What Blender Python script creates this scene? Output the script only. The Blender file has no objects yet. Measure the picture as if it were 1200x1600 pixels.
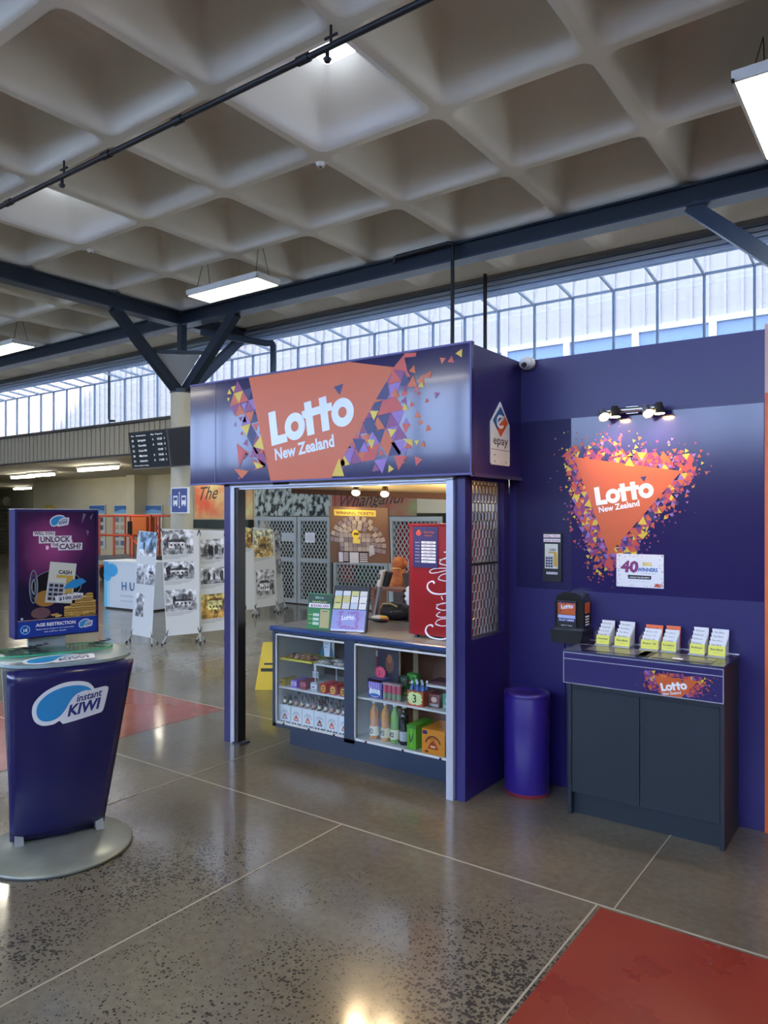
import bpy, bmesh, math, random
from mathutils import Vector, Matrix

R = math.radians
# ------------------------------------------------------------------ camera
F = 1152.0; H = 1.65; HZ = 808.0; YAW = R(35.8)
FW = Vector((-math.sin(YAW), math.cos(YAW), 0)); RT = Vector((math.cos(YAW), math.sin(YAW), 0))
EYE = Vector((0, 0, H))
col = bpy.context.scene.collection
sc = bpy.context.scene
cd = bpy.data.cameras.new('camera'); cam = bpy.data.objects.new('camera', cd); col.objects.link(cam)
cam.location = EYE; cam.rotation_euler = (R(90), 0, YAW)
cd.sensor_fit = 'VERTICAL'; cd.sensor_height = 36; cd.lens = 36 * F / 1600; cd.shift_y = 8 / 1600
cd.clip_start = .05; cd.clip_end = 400
sc.camera = cam
# ------------------------------------------------------------------ exposure, sky, sun
sc.view_settings.view_transform = 'Standard'; sc.view_settings.look = 'None'
sc.view_settings.gamma = 1; sc.view_settings.use_curve_mapping = False
sc.view_settings.exposure = 0.55
sc.cycles.max_bounces = 8; sc.cycles.diffuse_bounces = 5; sc.cycles.glossy_bounces = 4
sc.cycles.transparent_max_bounces = 12; sc.cycles.sample_clamp_indirect = 6
SKY = 9.5; SKYCOL = (3.6, 3.8, 4.2)
SUN = 45.0
LAMP = 20.0            # hall fluorescent panels
w = bpy.data.worlds.new('sky'); sc.world = w; w.use_nodes = True
nt = w.node_tree; bg = nt.nodes['Background']
tc = nt.nodes.new('ShaderNodeTexCoord'); sp = nt.nodes.new('ShaderNodeSeparateXYZ'); rp = nt.nodes.new('ShaderNodeValToRGB')
nt.links.new(tc.outputs['Generated'], sp.inputs[0]); nt.links.new(sp.outputs['Z'], rp.inputs[0]); nt.links.new(rp.outputs[0], bg.inputs[0])
rp.color_ramp.elements[0].color = (1.0, 1.08, 1.25, 1); rp.color_ramp.elements[1].color = (*SKYCOL, 1); rp.color_ramp.elements[1].position = 1.0
bg.inputs[1].default_value = SKY
sd = bpy.data.lights.new('sun', 'SUN'); sd.energy = SUN; sd.color = (1, .72, .46); sd.angle = R(.4)
so = bpy.data.objects.new('sun', sd); col.objects.link(so)
so.rotation_euler = Vector((.66, -.60, .35)).to_track_quat('Z', 'Y').to_euler()

# ------------------------------------------------------------------ projection helpers (pixel of the photo -> world point)
def ray(px): return FW + RT * ((px - 600) / F)
def W(px, py, z=None, X=None, Y=None, d=None):
    r = ray(px)
    if z is not None: d = F * (H - z) / (py - HZ)
    elif X is not None: d = X / r.x
    elif Y is not None: d = Y / r.y
    p = r * d; p.z = H - (py - HZ) / F * d
    return p

# ------------------------------------------------------------------ materials
def lin(h):
    h = h.lstrip('#'); c = [int(h[i:i + 2], 16) / 255 for i in (0, 2, 4)]
    return tuple(x / 12.92 if x <= .04045 else ((x + .055) / 1.055) ** 2.4 for x in c) + (1,)
_mc = {}
def mat(h, rough=.5, metal=0, spec=.5, emit=0, coat=0):
    k = (h, rough, metal, spec, emit, coat)
    if k in _mc: return _mc[k]
    m = bpy.data.materials.new('m_' + h.strip('#')); m.use_nodes = True
    b = m.node_tree.nodes['Principled BSDF']
    b.inputs['Base Color'].default_value = lin(h); b.inputs['Roughness'].default_value = rough
    b.inputs['Metallic'].default_value = metal; b.inputs['Specular IOR Level'].default_value = spec
    if coat: b.inputs['Coat Weight'].default_value = coat; b.inputs['Coat Roughness'].default_value = .05
    if emit: b.inputs['Emission Color'].default_value = lin(h); b.inputs['Emission Strength'].default_value = emit
    _mc[k] = m; return m
def nmat(name, h1, h2, scale=4, rough=.5, metal=0, detail=4, lo=.35, hi=.65, stretch=(1, 1, 1), bump=0, spec=.5, coat=0, rough2=None):
    """noise-varied material in object space"""
    m = bpy.data.materials.new(name); m.use_nodes = True; t = m.node_tree; N = t.nodes; L = t.links
    b = N['Principled BSDF']; b.inputs['Roughness'].default_value = rough; b.inputs['Metallic'].default_value = metal
    b.inputs['Specular IOR Level'].default_value = spec
    if coat: b.inputs['Coat Weight'].default_value = coat; b.inputs['Coat Roughness'].default_value = .08
    c = N.new('ShaderNodeTexCoord'); mp = N.new('ShaderNodeMapping'); mp.inputs['Scale'].default_value = stretch
    n = N.new('ShaderNodeTexNoise'); n.inputs['Scale'].default_value = scale; n.inputs['Detail'].default_value = detail
    r = N.new('ShaderNodeValToRGB'); r.color_ramp.elements[0].position = lo; r.color_ramp.elements[1].position = hi
    r.color_ramp.elements[0].color = lin(h1); r.color_ramp.elements[1].color = lin(h2)
    L.new(c.outputs['Object'], mp.inputs[0]); L.new(mp.outputs[0], n.inputs[0]); L.new(n.outputs[0], r.inputs[0]); L.new(r.outputs[0], b.inputs['Base Color'])
    if rough2 is not None:
        q = N.new('ShaderNodeMapRange'); q.inputs[1].default_value = lo; q.inputs[2].default_value = hi
        q.inputs[3].default_value = rough; q.inputs[4].default_value = rough2
        L.new(n.outputs[0], q.inputs[0]); L.new(q.outputs[0], b.inputs['Roughness'])
    if bump:
        u = N.new('ShaderNodeBump'); u.inputs['Strength'].default_value = bump; u.inputs['Distance'].default_value = .01
        L.new(n.outputs[0], u.inputs['Height']); L.new(u.outputs[0], b.inputs['Normal'])
    return m
def glassmat(name, tint=(.9, .95, .95), gloss=.08, rough=.02):
    m = bpy.data.materials.new(name); m.use_nodes = True; t = m.node_tree; N = t.nodes; L = t.links; N.clear()
    o = N.new('ShaderNodeOutputMaterial'); mx = N.new('ShaderNodeMixShader'); tr = N.new('ShaderNodeBsdfTransparent')
    g = N.new('ShaderNodeBsdfGlossy'); lw = N.new('ShaderNodeLayerWeight'); lw.inputs[0].default_value = .5; pw_ = N.new('ShaderNodeMath'); pw_.operation = 'POWER'; pw_.inputs[1].default_value = 4.5; L.new(lw.outputs['Facing'], pw_.inputs[0]); fr = N.new('ShaderNodeMath'); fr.operation = 'MULTIPLY_ADD'; fr.inputs[1].default_value = .85; fr.inputs[2].default_value = gloss * .6; L.new(pw_.outputs[0], fr.inputs[0])
    tr.inputs[0].default_value = (*tint, 1); g.inputs['Roughness'].default_value = rough
    L.new(fr.outputs[0], mx.inputs[0]); L.new(tr.outputs[0], mx.inputs[1]); L.new(g.outputs[0], mx.inputs[2]); L.new(mx.outputs[0], o.inputs[0])
    return m
def polymat(name, h, mixf=.5):
    """translucent sheet: diffuse + translucent + some see-through"""
    m = bpy.data.materials.new(name); m.use_nodes = True; t = m.node_tree; N = t.nodes; L = t.links; N.clear()
    o = N.new('ShaderNodeOutputMaterial'); a = N.new('ShaderNodeMixShader'); b = N.new('ShaderNodeMixShader')
    d = N.new('ShaderNodeBsdfDiffuse'); tl = N.new('ShaderNodeBsdfTranslucent'); tr = N.new('ShaderNodeBsdfTransparent')
    d.inputs[0].default_value = lin(h); tl.inputs[0].default_value = lin(h); tr.inputs[0].default_value = (.9, .93, 1, 1)
    a.inputs[0].default_value = .7; b.inputs[0].default_value = mixf
    L.new(d.outputs[0], a.inputs[1]); L.new(tl.outputs[0], a.inputs[2]); L.new(a.outputs[0], b.inputs[1]); L.new(tr.outputs[0], b.inputs[2]); L.new(b.outputs[0], o.inputs[0])
    return m

# ------------------------------------------------------------------ mesh builder
class MB:
    def __init__(s, M=None): s.v = []; s.f = []; s.m = []; s.s = []; s.mats = []; s.cur = 0; s.M = M or Matrix.Identity(4)
    def use(s, m):
        if m not in s.mats: s.mats.append(m)
        s.cur = s.mats.index(m); return s
    def add(s, vs, fs, smooth=False):
        n = len(s.v); s.v += [s.M @ Vector(v) for v in vs]
        for f in fs: s.f.append([i + n for i in f]); s.m.append(s.cur); s.s.append(smooth)
        return s
    def box(s, x0, y0, z0, x1, y1, z1):
        x0, x1 = sorted((x0, x1)); y0, y1 = sorted((y0, y1)); z0, z1 = sorted((z0, z1))
        v = [(x, y, z) for z in (z0, z1) for y in (y0, y1) for x in (x0, x1)]
        return s.add(v, [(0, 2, 3, 1), (4, 5, 7, 6), (0, 1, 5, 4), (2, 6, 7, 3), (0, 4, 6, 2), (1, 3, 7, 5)])
    def bbox(s, x0, y0, z0, x1, y1, z1, r=.01, seg=3):
        """box with rounded vertical edges and a small top chamfer"""
        pts = rrect(x0, y0, x1, y1, r, seg); n = len(pts); c = min(r * .4, (z1 - z0) * .3)
        ins = rrect(x0 + c, y0 + c, x1 - c, y1 - c, max(r - c, .0005), seg)
        v = [(*p, z0 + c) for p in pts] + [(*p, z1 - c) for p in pts] + [(*p, z1) for p in ins] + [(*p, z0) for p in ins]
        f = []
        for i in range(n):
            j = (i + 1) % n
            f += [(i, j, n + j, n + i), (n + i, n + j, 2 * n + j, 2 * n + i), (3 * n + i, 3 * n + j, j, i)]
        f += [tuple(range(2 * n, 3 * n)), tuple(reversed(range(3 * n, 4 * n)))]
        return s.add(v, f)
    def prism(s, pts, axis, a, b, smooth=False):
        """extrude 2D polygon along axis; pts in the other two axes (x: (y,z), y: (x,z), z: (x,y))"""
        def P(p, t): return {'x': (t, p[0], p[1]), 'y': (p[0], t, p[1]), 'z': (p[0], p[1], t)}[axis]
        n = len(pts); v = [P(p, a) for p in pts] + [P(p, b) for p in pts]
        s.add(v, [(i, (i + 1) % n, n + (i + 1) % n, n + i) for i in range(n)], smooth)
        return s.add(v, [tuple(reversed(range(n))), tuple(range(n, 2 * n))])
    def cyl(s, p0, p1, r0, r1=None, n=16, caps=True, smooth=True):
        p0 = Vector(p0); p1 = Vector(p1); r1 = r0 if r1 is None else r1
        d = (p1 - p0).normalized(); u = d.orthogonal().normalized(); w_ = d.cross(u)
        v = []
        for p, r in ((p0, r0), (p1, r1)):
            v += [p + (u * math.cos(2 * math.pi * i / n) + w_ * math.sin(2 * math.pi * i / n)) * r for i in range(n)]
        s.add(v, [(i, (i + 1) % n, n + (i + 1) % n, n + i) for i in range(n)], smooth)
        if caps: s.add(v, [tuple(reversed(range(n))), tuple(range(n, 2 * n))])
        return s
    def bar(s, p0, p1, wd, ht, up=(0, 0, 1)):
        p0 = Vector(p0); p1 = Vector(p1); d = (p1 - p0).normalized(); up = Vector(up)
        a = d.cross(up)
        if a.length < 1e-4: a = d.orthogonal()
        a.normalize(); b = a.cross(d).normalized()
        v = [p + a * (i * wd / 2) + b * (j * ht / 2) for p in (p0, p1) for i, j in ((-1, -1), (1, -1), (1, 1), (-1, 1))]
        return s.add(v, [(0, 1, 2, 3), (7, 6, 5, 4), (0, 4, 5, 1), (1, 5, 6, 2), (2, 6, 7, 3), (3, 7, 4, 0)])
    def lathe(s, prof, c=(0, 0, 0), n=20, sx=1, sy=1):
        c = Vector(c); v = []; f = []
        for r, z in prof:
            v += [c + Vector((r * sx * math.cos(2 * math.pi * i / n), r * sy * math.sin(2 * math.pi * i / n), z)) for i in range(n)]
        for k in range(len(prof) - 1):
            for i in range(n): j = (i + 1) % n; f.append((k * n + i, k * n + j, (k + 1) * n + j, (k + 1) * n + i))
        s.add(v, f, True)
        m = len(prof) - 1
        return s.add(v, [tuple(reversed(range(n))), tuple(range(m * n, m * n + n))])
    def tube(s, path, r, n=8):
        path = [Vector(p) for p in path]; v = []; f = []
        up = None
        for k, p in enumerate(path):
            d = (path[min(k + 1, len(path) - 1)] - path[max(k - 1, 0)]).normalized()
            if up is None: up = d.orthogonal().normalized()
            up = (up - d * up.dot(d)).normalized(); w_ = d.cross(up)
            v += [p + (up * math.cos(2 * math.pi * i / n) + w_ * math.sin(2 * math.pi * i / n)) * r for i in range(n)]
        for k in range(len(path) - 1):
            for i in range(n): j = (i + 1) % n; f.append((k * n + i, k * n + j, (k + 1) * n + j, (k + 1) * n + i))
        s.add(v, f, True); m = len(path) - 1
        return s.add(v, [tuple(reversed(range(n))), tuple(range(m * n, m * n + n))])
    def blob(s, c, rx, ry, rz, n=12, m=8, jit=0, rng=random):
        c = Vector(c); v = []; f = []
        for k in range(1, m):
            th = math.pi * k / m
            for i in range(n):
                a = 2 * math.pi * i / n; q = 1 + rng.uniform(-jit, jit)
                v.append(c + Vector((rx * math.sin(th) * math.cos(a) * q, ry * math.sin(th) * math.sin(a) * q, rz * math.cos(th) * q)))
        for k in range(m - 2):
            for i in range(n): j = (i + 1) % n; f.append((k * n + j, k * n + i, (k + 1) * n + i, (k + 1) * n + j))
        t = len(v); v += [c + Vector((0, 0, rz)), c - Vector((0, 0, rz))]
        for i in range(n): j = (i + 1) % n; f.append((t, i, j)); f.append((t + 1, (m - 2) * n + j, (m - 2) * n + i))
        return s.add(v, f, True)
    def build(s, name, parent=None, at=None, rz=0, bevel=0):
        if parent is not None: Mi = WM[parent].inverted(); 
        elif at is not None or rz:
            Mw = Matrix.Translation(Vector(at or (0, 0, 0))) @ Matrix.Rotation(rz, 4, 'Z'); Mi = Mw.inverted()
        else: Mi = None
        me = bpy.data.meshes.new(name)
        me.from_pydata([Mi @ v if Mi else v for v in s.v], [], s.f)
        for m in s.mats: me.materials.append(m)
        me.polygons.foreach_set('material_index', s.m); me.polygons.foreach_set('use_smooth', s.s)
        me.update()
        o = bpy.data.objects.new(name, me); col.objects.link(o)
        if parent is not None: o.parent = parent; WM[o] = WM[parent].copy()
        elif Mi: o.location = Vector(at or (0, 0, 0)); o.rotation_euler = (0, 0, rz); WM[o] = Mw
        else: WM[o] = Matrix.Identity(4)
        if bevel:
            b = o.modifiers.new('bevel', 'BEVEL'); b.width = bevel; b.segments = 2; b.limit_method = 'ANGLE'; b.angle_limit = R(40)
        return o
WM = {}
def rrect(x0, y0, x1, y1, r, seg=3):
    pts = []
    for cx, cy, a0 in ((x1 - r, y0 + r, -90), (x1 - r, y1 - r, 0), (x0 + r, y1 - r, 90), (x0 + r, y0 + r, 180)):
        for k in range(seg + 1): a = R(a0 + 90 * k / seg); pts.append((cx + r * math.cos(a), cy + r * math.sin(a)))
    return pts
def thing(name, label, cat, loc=(0, 0, 0), rz=0, group=None):
    o = bpy.data.objects.new(name, None); col.objects.link(o); o.location = loc; o.rotation_euler = (0, 0, rz); o.empty_display_size = .1
    WM[o] = Matrix.Translation(Vector(loc)) @ Matrix.Rotation(rz, 4, 'Z')
    return tag(o, label, cat, group)
def tag(o, label, cat, group=None):
    o['label'] = label; o['category'] = cat
    if group: o['group'] = group
    return o
def struct(o): o['kind'] = 'structure'; return o
def dup(src, loc=None, rz=None, label=None, group=None):
    c = src.copy(); col.objects.link(c)
    if loc is not None: c.location = loc
    if rz is not None: c.rotation_euler = (0, 0, rz)
    if label: c['label'] = label
    if group: c['group'] = group
    for ch in list(src.children):
        d = ch.copy(); col.objects.link(d); d.parent = c
        for g in list(ch.children): e = g.copy(); col.objects.link(e); e.parent = d
    return c

# ------------------------------------------------------------------ flat artwork on a surface
_tc = {}
def text_geo(body, bold, shear):
    k = (body, bold, shear)
    if k not in _tc:
        cu = bpy.data.curves.new('t', 'FONT'); cu.body = body; cu.size = 1; cu.offset = bold; cu.shear = shear; cu.resolution_u = 2
        ob = bpy.data.objects.new('t', cu); me = bpy.data.meshes.new_from_object(ob)
        vs = [(v.co.x, v.co.y) for v in me.vertices]; fs = [tuple(p.vertices) for p in me.polygons]
        w_ = max((v[0] for v in vs), default=0)
        bpy.data.objects.remove(ob); bpy.data.curves.remove(cu); bpy.data.meshes.remove(me)
        _tc[k] = (vs, fs, w_)
    return _tc[k]
class Canvas:
    """2D artwork: x along U, y along V from the lower-left corner O, layers stacked along the normal"""
    def __init__(s, mb, O, U, V, N=None, eps=.0005):
        s.mb = mb; s.O = Vector(O); s.U = Vector(U); s.V = Vector(V); s.N = (Vector(N) if N else s.U.cross(s.V)).normalized(); s.eps = eps
    def P(s, x, y, l=0): return s.O + s.U * x + s.V * y + s.N * (s.eps * l)
    def px(s, px, py):
        """canvas coordinates of the surface point seen at a photo pixel"""
        d = ray(px) + Vector((0, 0, (HZ - py) / F)); Mi = s.mb.M.inverted()
        e = Mi @ EYE; d = (Mi.to_3x3() @ d)
        t = (s.O - e).dot(s.N) / d.dot(s.N); q = e + d * t - s.O
        uu = s.U.dot(s.U); vv = s.V.dot(s.V); uv = s.U.dot(s.V); qu = q.dot(s.U); qv = q.dot(s.V); D = uu * vv - uv * uv
        return ((qu * vv - qv * uv) / D, (qv * uu - qu * uv) / D)
    def poly(s, pts, m, l=1): s.mb.use(m).add([s.P(x, y, l) for x, y in pts], [tuple(range(len(pts)))])
    def pixpoly(s, pts, m, l=1): s.poly([s.px(*p) for p in pts], m, l)
    def rect(s, x0, y0, x1, y1, m, l=1): s.poly([(x0, y0), (x1, y0), (x1, y1), (x0, y1)], m, l)
    def ell(s, cx, cy, rx, ry, m, l=1, n=24, rot=0, a0=0, a1=360):
        p = []
        for i in range(n + (a1 - a0 < 360)):
            a = R(a0 + (a1 - a0) * i / n); x = rx * math.cos(a); y = ry * math.sin(a)
            p.append((cx + x * math.cos(rot) - y * math.sin(rot), cy + x * math.sin(rot) + y * math.cos(rot)))
        s.poly(p, m, l)
    def ring(s, cx, cy, rx, ry, wd, m, l=1, n=28, rot=0, a0=0, a1=360, sh=0):
        v = []; f = []
        for i in range(n + 1):
            a = R(a0 + (a1 - a0) * i / n)
            for q in (0, wd):
                x = (rx - q) * math.cos(a); y = (ry - q) * math.sin(a); x += sh * y
                v.append(s.P(cx + x * math.cos(rot) - y * math.sin(rot), cy + x * math.sin(rot) + y * math.cos(rot), l))
        for i in range(n): f.append((2 * i, 2 * i + 1, 2 * i + 3, 2 * i + 2))
        s.mb.use(m).add(v, f)
    def stroke(s, pts, wd, m, l=1, taper=False, tf=None):
        """ribbon through points (Catmull-Rom)"""
        P = [Vector((p[0], p[1])) for p in pts]; Q = []
        for i in range(len(P) - 1):
            a = P[max(i - 1, 0)]; b = P[i]; c = P[i + 1]; d = P[min(i + 2, len(P) - 1)]
            for k in range(6):
                t = k / 6; Q.append(.5 * ((2 * b) + (c - a) * t + (2 * a - 5 * b + 4 * c - d) * t * t + (3 * b - a - 3 * c + d) * t ** 3))
        Q.append(P[-1]); n = len(Q); v = []; f = []
        for i, q in enumerate(Q):
            t = (Q[min(i + 1, n - 1)] - Q[max(i - 1, 0)]); t.normalize() if t.length > 0 else None
            nn = Vector((-t.y, t.x)); w_ = wd / 2 * ((.35 + .65 * math.sin(math.pi * i / (n - 1))) if taper else 1)
            for q2 in (q + nn * w_, q - nn * w_):
                x, y = tf(q2.x, q2.y) if tf else (q2.x, q2.y)
                v.append(s.P(x, y, l))
        for i in range(n - 1): f.append((2 * i, 2 * i + 1, 2 * i + 3, 2 * i + 2))
        s.mb.use(m).add(v, f)
    def line(s, x0, y0, x1, y1, wd, m, l=1):
        d = Vector((x1 - x0, y1 - y0)).normalized() * wd / 2
        s.poly([(x0 - d.y, y0 + d.x), (x0 + d.y, y0 - d.x), (x1 + d.y, y1 - d.x), (x1 - d.y, y1 + d.x)][::-1], m, l)
    def text(s, body, x, y, size, m, l=2, bold=.012, shear=0, rot=0, sx=1, width=None, align='l'):
        vs, fs, w_ = text_geo(body, bold, shear)
        if width: sx = width / (w_ * size)
        ox = {'l': 0, 'c': -w_ * size * sx / 2, 'r': -w_ * size * sx}[align]
        c, q = math.cos(rot), math.sin(rot)
        out = []
        for a, b in vs:
            a = a * size * sx + ox; b = b * size; out.append(s.P(x + a * c - b * q, y + a * q + b * c, l))
        s.mb.use(m).add(out, fs)
INK = {k: mat(v, .35) for k, v in dict(orange='#c85c22', red='#c4463a', mag='#84306e', navy='#241c60', yel='#d8bc34', lil='#8f68b4', wht='#e2e5ea').items()}
def lotto(cv, x, y, s, m, notch=None, rot=0, l=4, sub=None, asc=1):
    """the rounded bold word: cap height s, baseline start x,y"""
    c, q = math.cos(rot), math.sin(rot)
    def T(a, b): a *= s; b *= s; return (x + a * c - b * q, y + a * q + b * c)
    def pl(pts, mm=m, ll=l): cv.poly([T(*p) for p in pts], mm, ll)
    pl([(0, 0), (.64, 0), (.64, .25), (.29, .25), (.29, 1), (0, 1)])
    def O(cx):
        v = []; n = 32
        for i in range(n + 1):
            a = 2 * math.pi * i / n
            for r in (.395, .15): v.append(cv.P(*T(cx + r * math.cos(a), .375 + r * math.sin(a)), l))
        cv.mb.use(m).add(v, [(2 * i, 2 * i + 1, 2 * i + 3, 2 * i + 2) for i in range(n)])
    O(.98)
    for x0 in (1.42, 1.98):
        pl([(x0, 0), (x0 + .27, 0), (x0 + .27, .52), (x0 + .44, .52), (x0 + .44, .74), (x0 + .27, .74), (x0 + .27, .96), (x0, .96), (x0, .74), (x0 - .12, .74), (x0 - .12, .52), (x0, .52)])
    O(2.76)
    if notch: pl([(2.73, .86), (2.9, 1.14), (2.56, 1.14)], notch)
    if sub:
        X, Y = T(.02, -.48); cv.text(sub, X, Y, s * .47, m, l, .02, 0, rot, width=s * 2.25)
def dist_poly(p, poly):
    best = 1e9; inside = False; n = len(poly)
    for i in range(n):
        a = poly[i]; b = poly[(i + 1) % n]; dx, dy = b[0] - a[0], b[1] - a[1]
        t = max(0, min(1, ((p[0] - a[0]) * dx + (p[1] - a[1]) * dy) / (dx * dx + dy * dy)))
        best = min(best, math.hypot(p[0] - a[0] - t * dx, p[1] - a[1] - t * dy))
        if (a[1] > p[1]) != (b[1] > p[1]) and p[0] < dx * (p[1] - a[1]) / dy + a[0]: inside = not inside
    return 0 if inside else best
def confetti(cv, poly, s, width, seed, clip=None, l=1, rot=.15, dens=1, cols=None, edges=None):
    rng = random.Random(seed); cols = cols or ['orange', 'orange', 'red', 'red', 'mag', 'mag', 'mag', 'navy', 'navy', 'yel', 'lil']
    xs = [p[0] for p in poly]; ys = [p[1] for p in poly]; cx = (min(xs) + max(xs)) / 2; cy = (min(ys) + max(ys)) / 2
    r = max(max(xs) - min(xs), max(ys) - min(ys)) / 2 + width; hgt = s * .866; c, q = math.cos(rot), math.sin(rot)
    nr = int(r * 1.5 / hgt) + 1
    for j in range(-nr, nr):
        for i in range(-2 * nr, 2 * nr):
            up = i % 2 == 0; bx = i * s / 2 + (s / 2 if j % 2 else 0) ; by = j * hgt
            tri = [(bx, by), (bx + s, by), (bx + s / 2, by + hgt)] if up else [(bx, by + hgt), (bx + s / 2, by), (bx + s, by + hgt)]
            if not up: tri = [(bx, by + hgt), (bx + s / 2, by), (bx + s, by + hgt)]
            tri = [(cx + a * c - b * q, cy + a * q + b * c) for a, b in tri]
            m_ = (sum(t[0] for t in tri) / 3, sum(t[1] for t in tri) / 3)
            d = dist_poly(m_, edges or poly)
            if d <= 0 and not edges: continue
            if d > width: continue
            t = d / width; t *= 1 + .35 * math.sin(m_[0] * 9 / s * .02 + m_[1] * 7)
            p = 1.02 - t * .5 if t < .5 else .36 * (1.15 - t)
            if rng.random() > p * dens: continue
            k = 1.03 if t < .42 and rng.random() < .92 else rng.uniform(.3, .8) * (1.2 - .7 * t)
            if t > .5: k = rng.uniform(.2, .62)
            off = (rng.uniform(-.2, .2) * s * (t > .4), rng.uniform(-.2, .2) * s * (t > .4)); ra = rng.uniform(-.6, .6) if t > .45 else 0
            cc, qq = math.cos(ra), math.sin(ra)
            tt = [(m_[0] + off[0] + ((a - m_[0]) * cc - (b - m_[1]) * qq) * k, m_[1] + off[1] + ((a - m_[0]) * qq + (b - m_[1]) * cc) * k) for a, b in tri]
            if clip and any(a < clip[0] or a > clip[2] or b < clip[1] or b > clip[3] for a, b in tt): continue
            k_ = rng.choice(cols)
            if k_ == 'navy' and t > .4: k_ = rng.choice(['lil', 'orange', 'yel', 'mag', 'red'])
            cv.poly(tt if (tt[1][0] - tt[0][0]) * (tt[2][1] - tt[0][1]) - (tt[1][1] - tt[0][1]) * (tt[2][0] - tt[0][0]) > 0 else tt[::-1], INK[k_], l)
def smooth_poly(P, k=4, keep=()):
    out = []; n = len(P)
    for i in range(n):
        a, b, c, d = P[i - 1], P[i], P[(i + 1) % n], P[(i + 2) % n]
        for j in range(k):
            t = j / k; out.append(tuple(.5 * (2 * b[q] + (c[q] - a[q]) * t + (2 * a[q] - 5 * b[q] + 4 * c[q] - d[q]) * t * t + (3 * b[q] - a[q] - 3 * c[q] + d[q]) * t ** 3) for q in (0, 1)))
    return out
def kiwi_logo(cv, x, y, s, l=2, words=True):
    """teardrop swoosh with the two italic words; s = overall width"""
    wh = mat('#eef1f4', .35); bl = mat('#2f93d0', .3); nv = mat('#1d2a78', .35)
    def T(a, b): return (x + a * s, y + b * s)
    out = [(.0, .17), (.03, .31), (.16, .45), (.36, .54), (.55, .55), (.70, .51), (.78, .43), (.80, .405), (.93, .42), (.985, .40), (.99, .34), (.955, .09), (.93, .035), (.88, .015), (.46, -.065), (.40, -.06), (.36, -.02), (.28, -.06), (.14, -.06), (.04, .02)]
    cv.poly([T(*p) for p in reversed(smooth_poly(out))], wh, l)
    tear = [(.055, .18), (.09, .30), (.20, .41), (.37, .48), (.55, .49), (.68, .455), (.755, .39), (.66, .395), (.55, .35), (.48, .26), (.43, .15), (.36, .05), (.26, 0), (.15, .005), (.08, .07)]
    cv.poly([T(*p) for p in reversed(smooth_poly(tear))], bl, l + 1)
    X, Y = T(.56, .235); cv.text('instant', X, Y, s * .15, nv, l + 1, .02, .3, R(8), width=s * .36)
    X, Y = T(.455, .035); cv.text('KIWI', X, Y, s * .225, nv, l + 1, .035, .3, R(8), width=s * .47)

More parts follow.
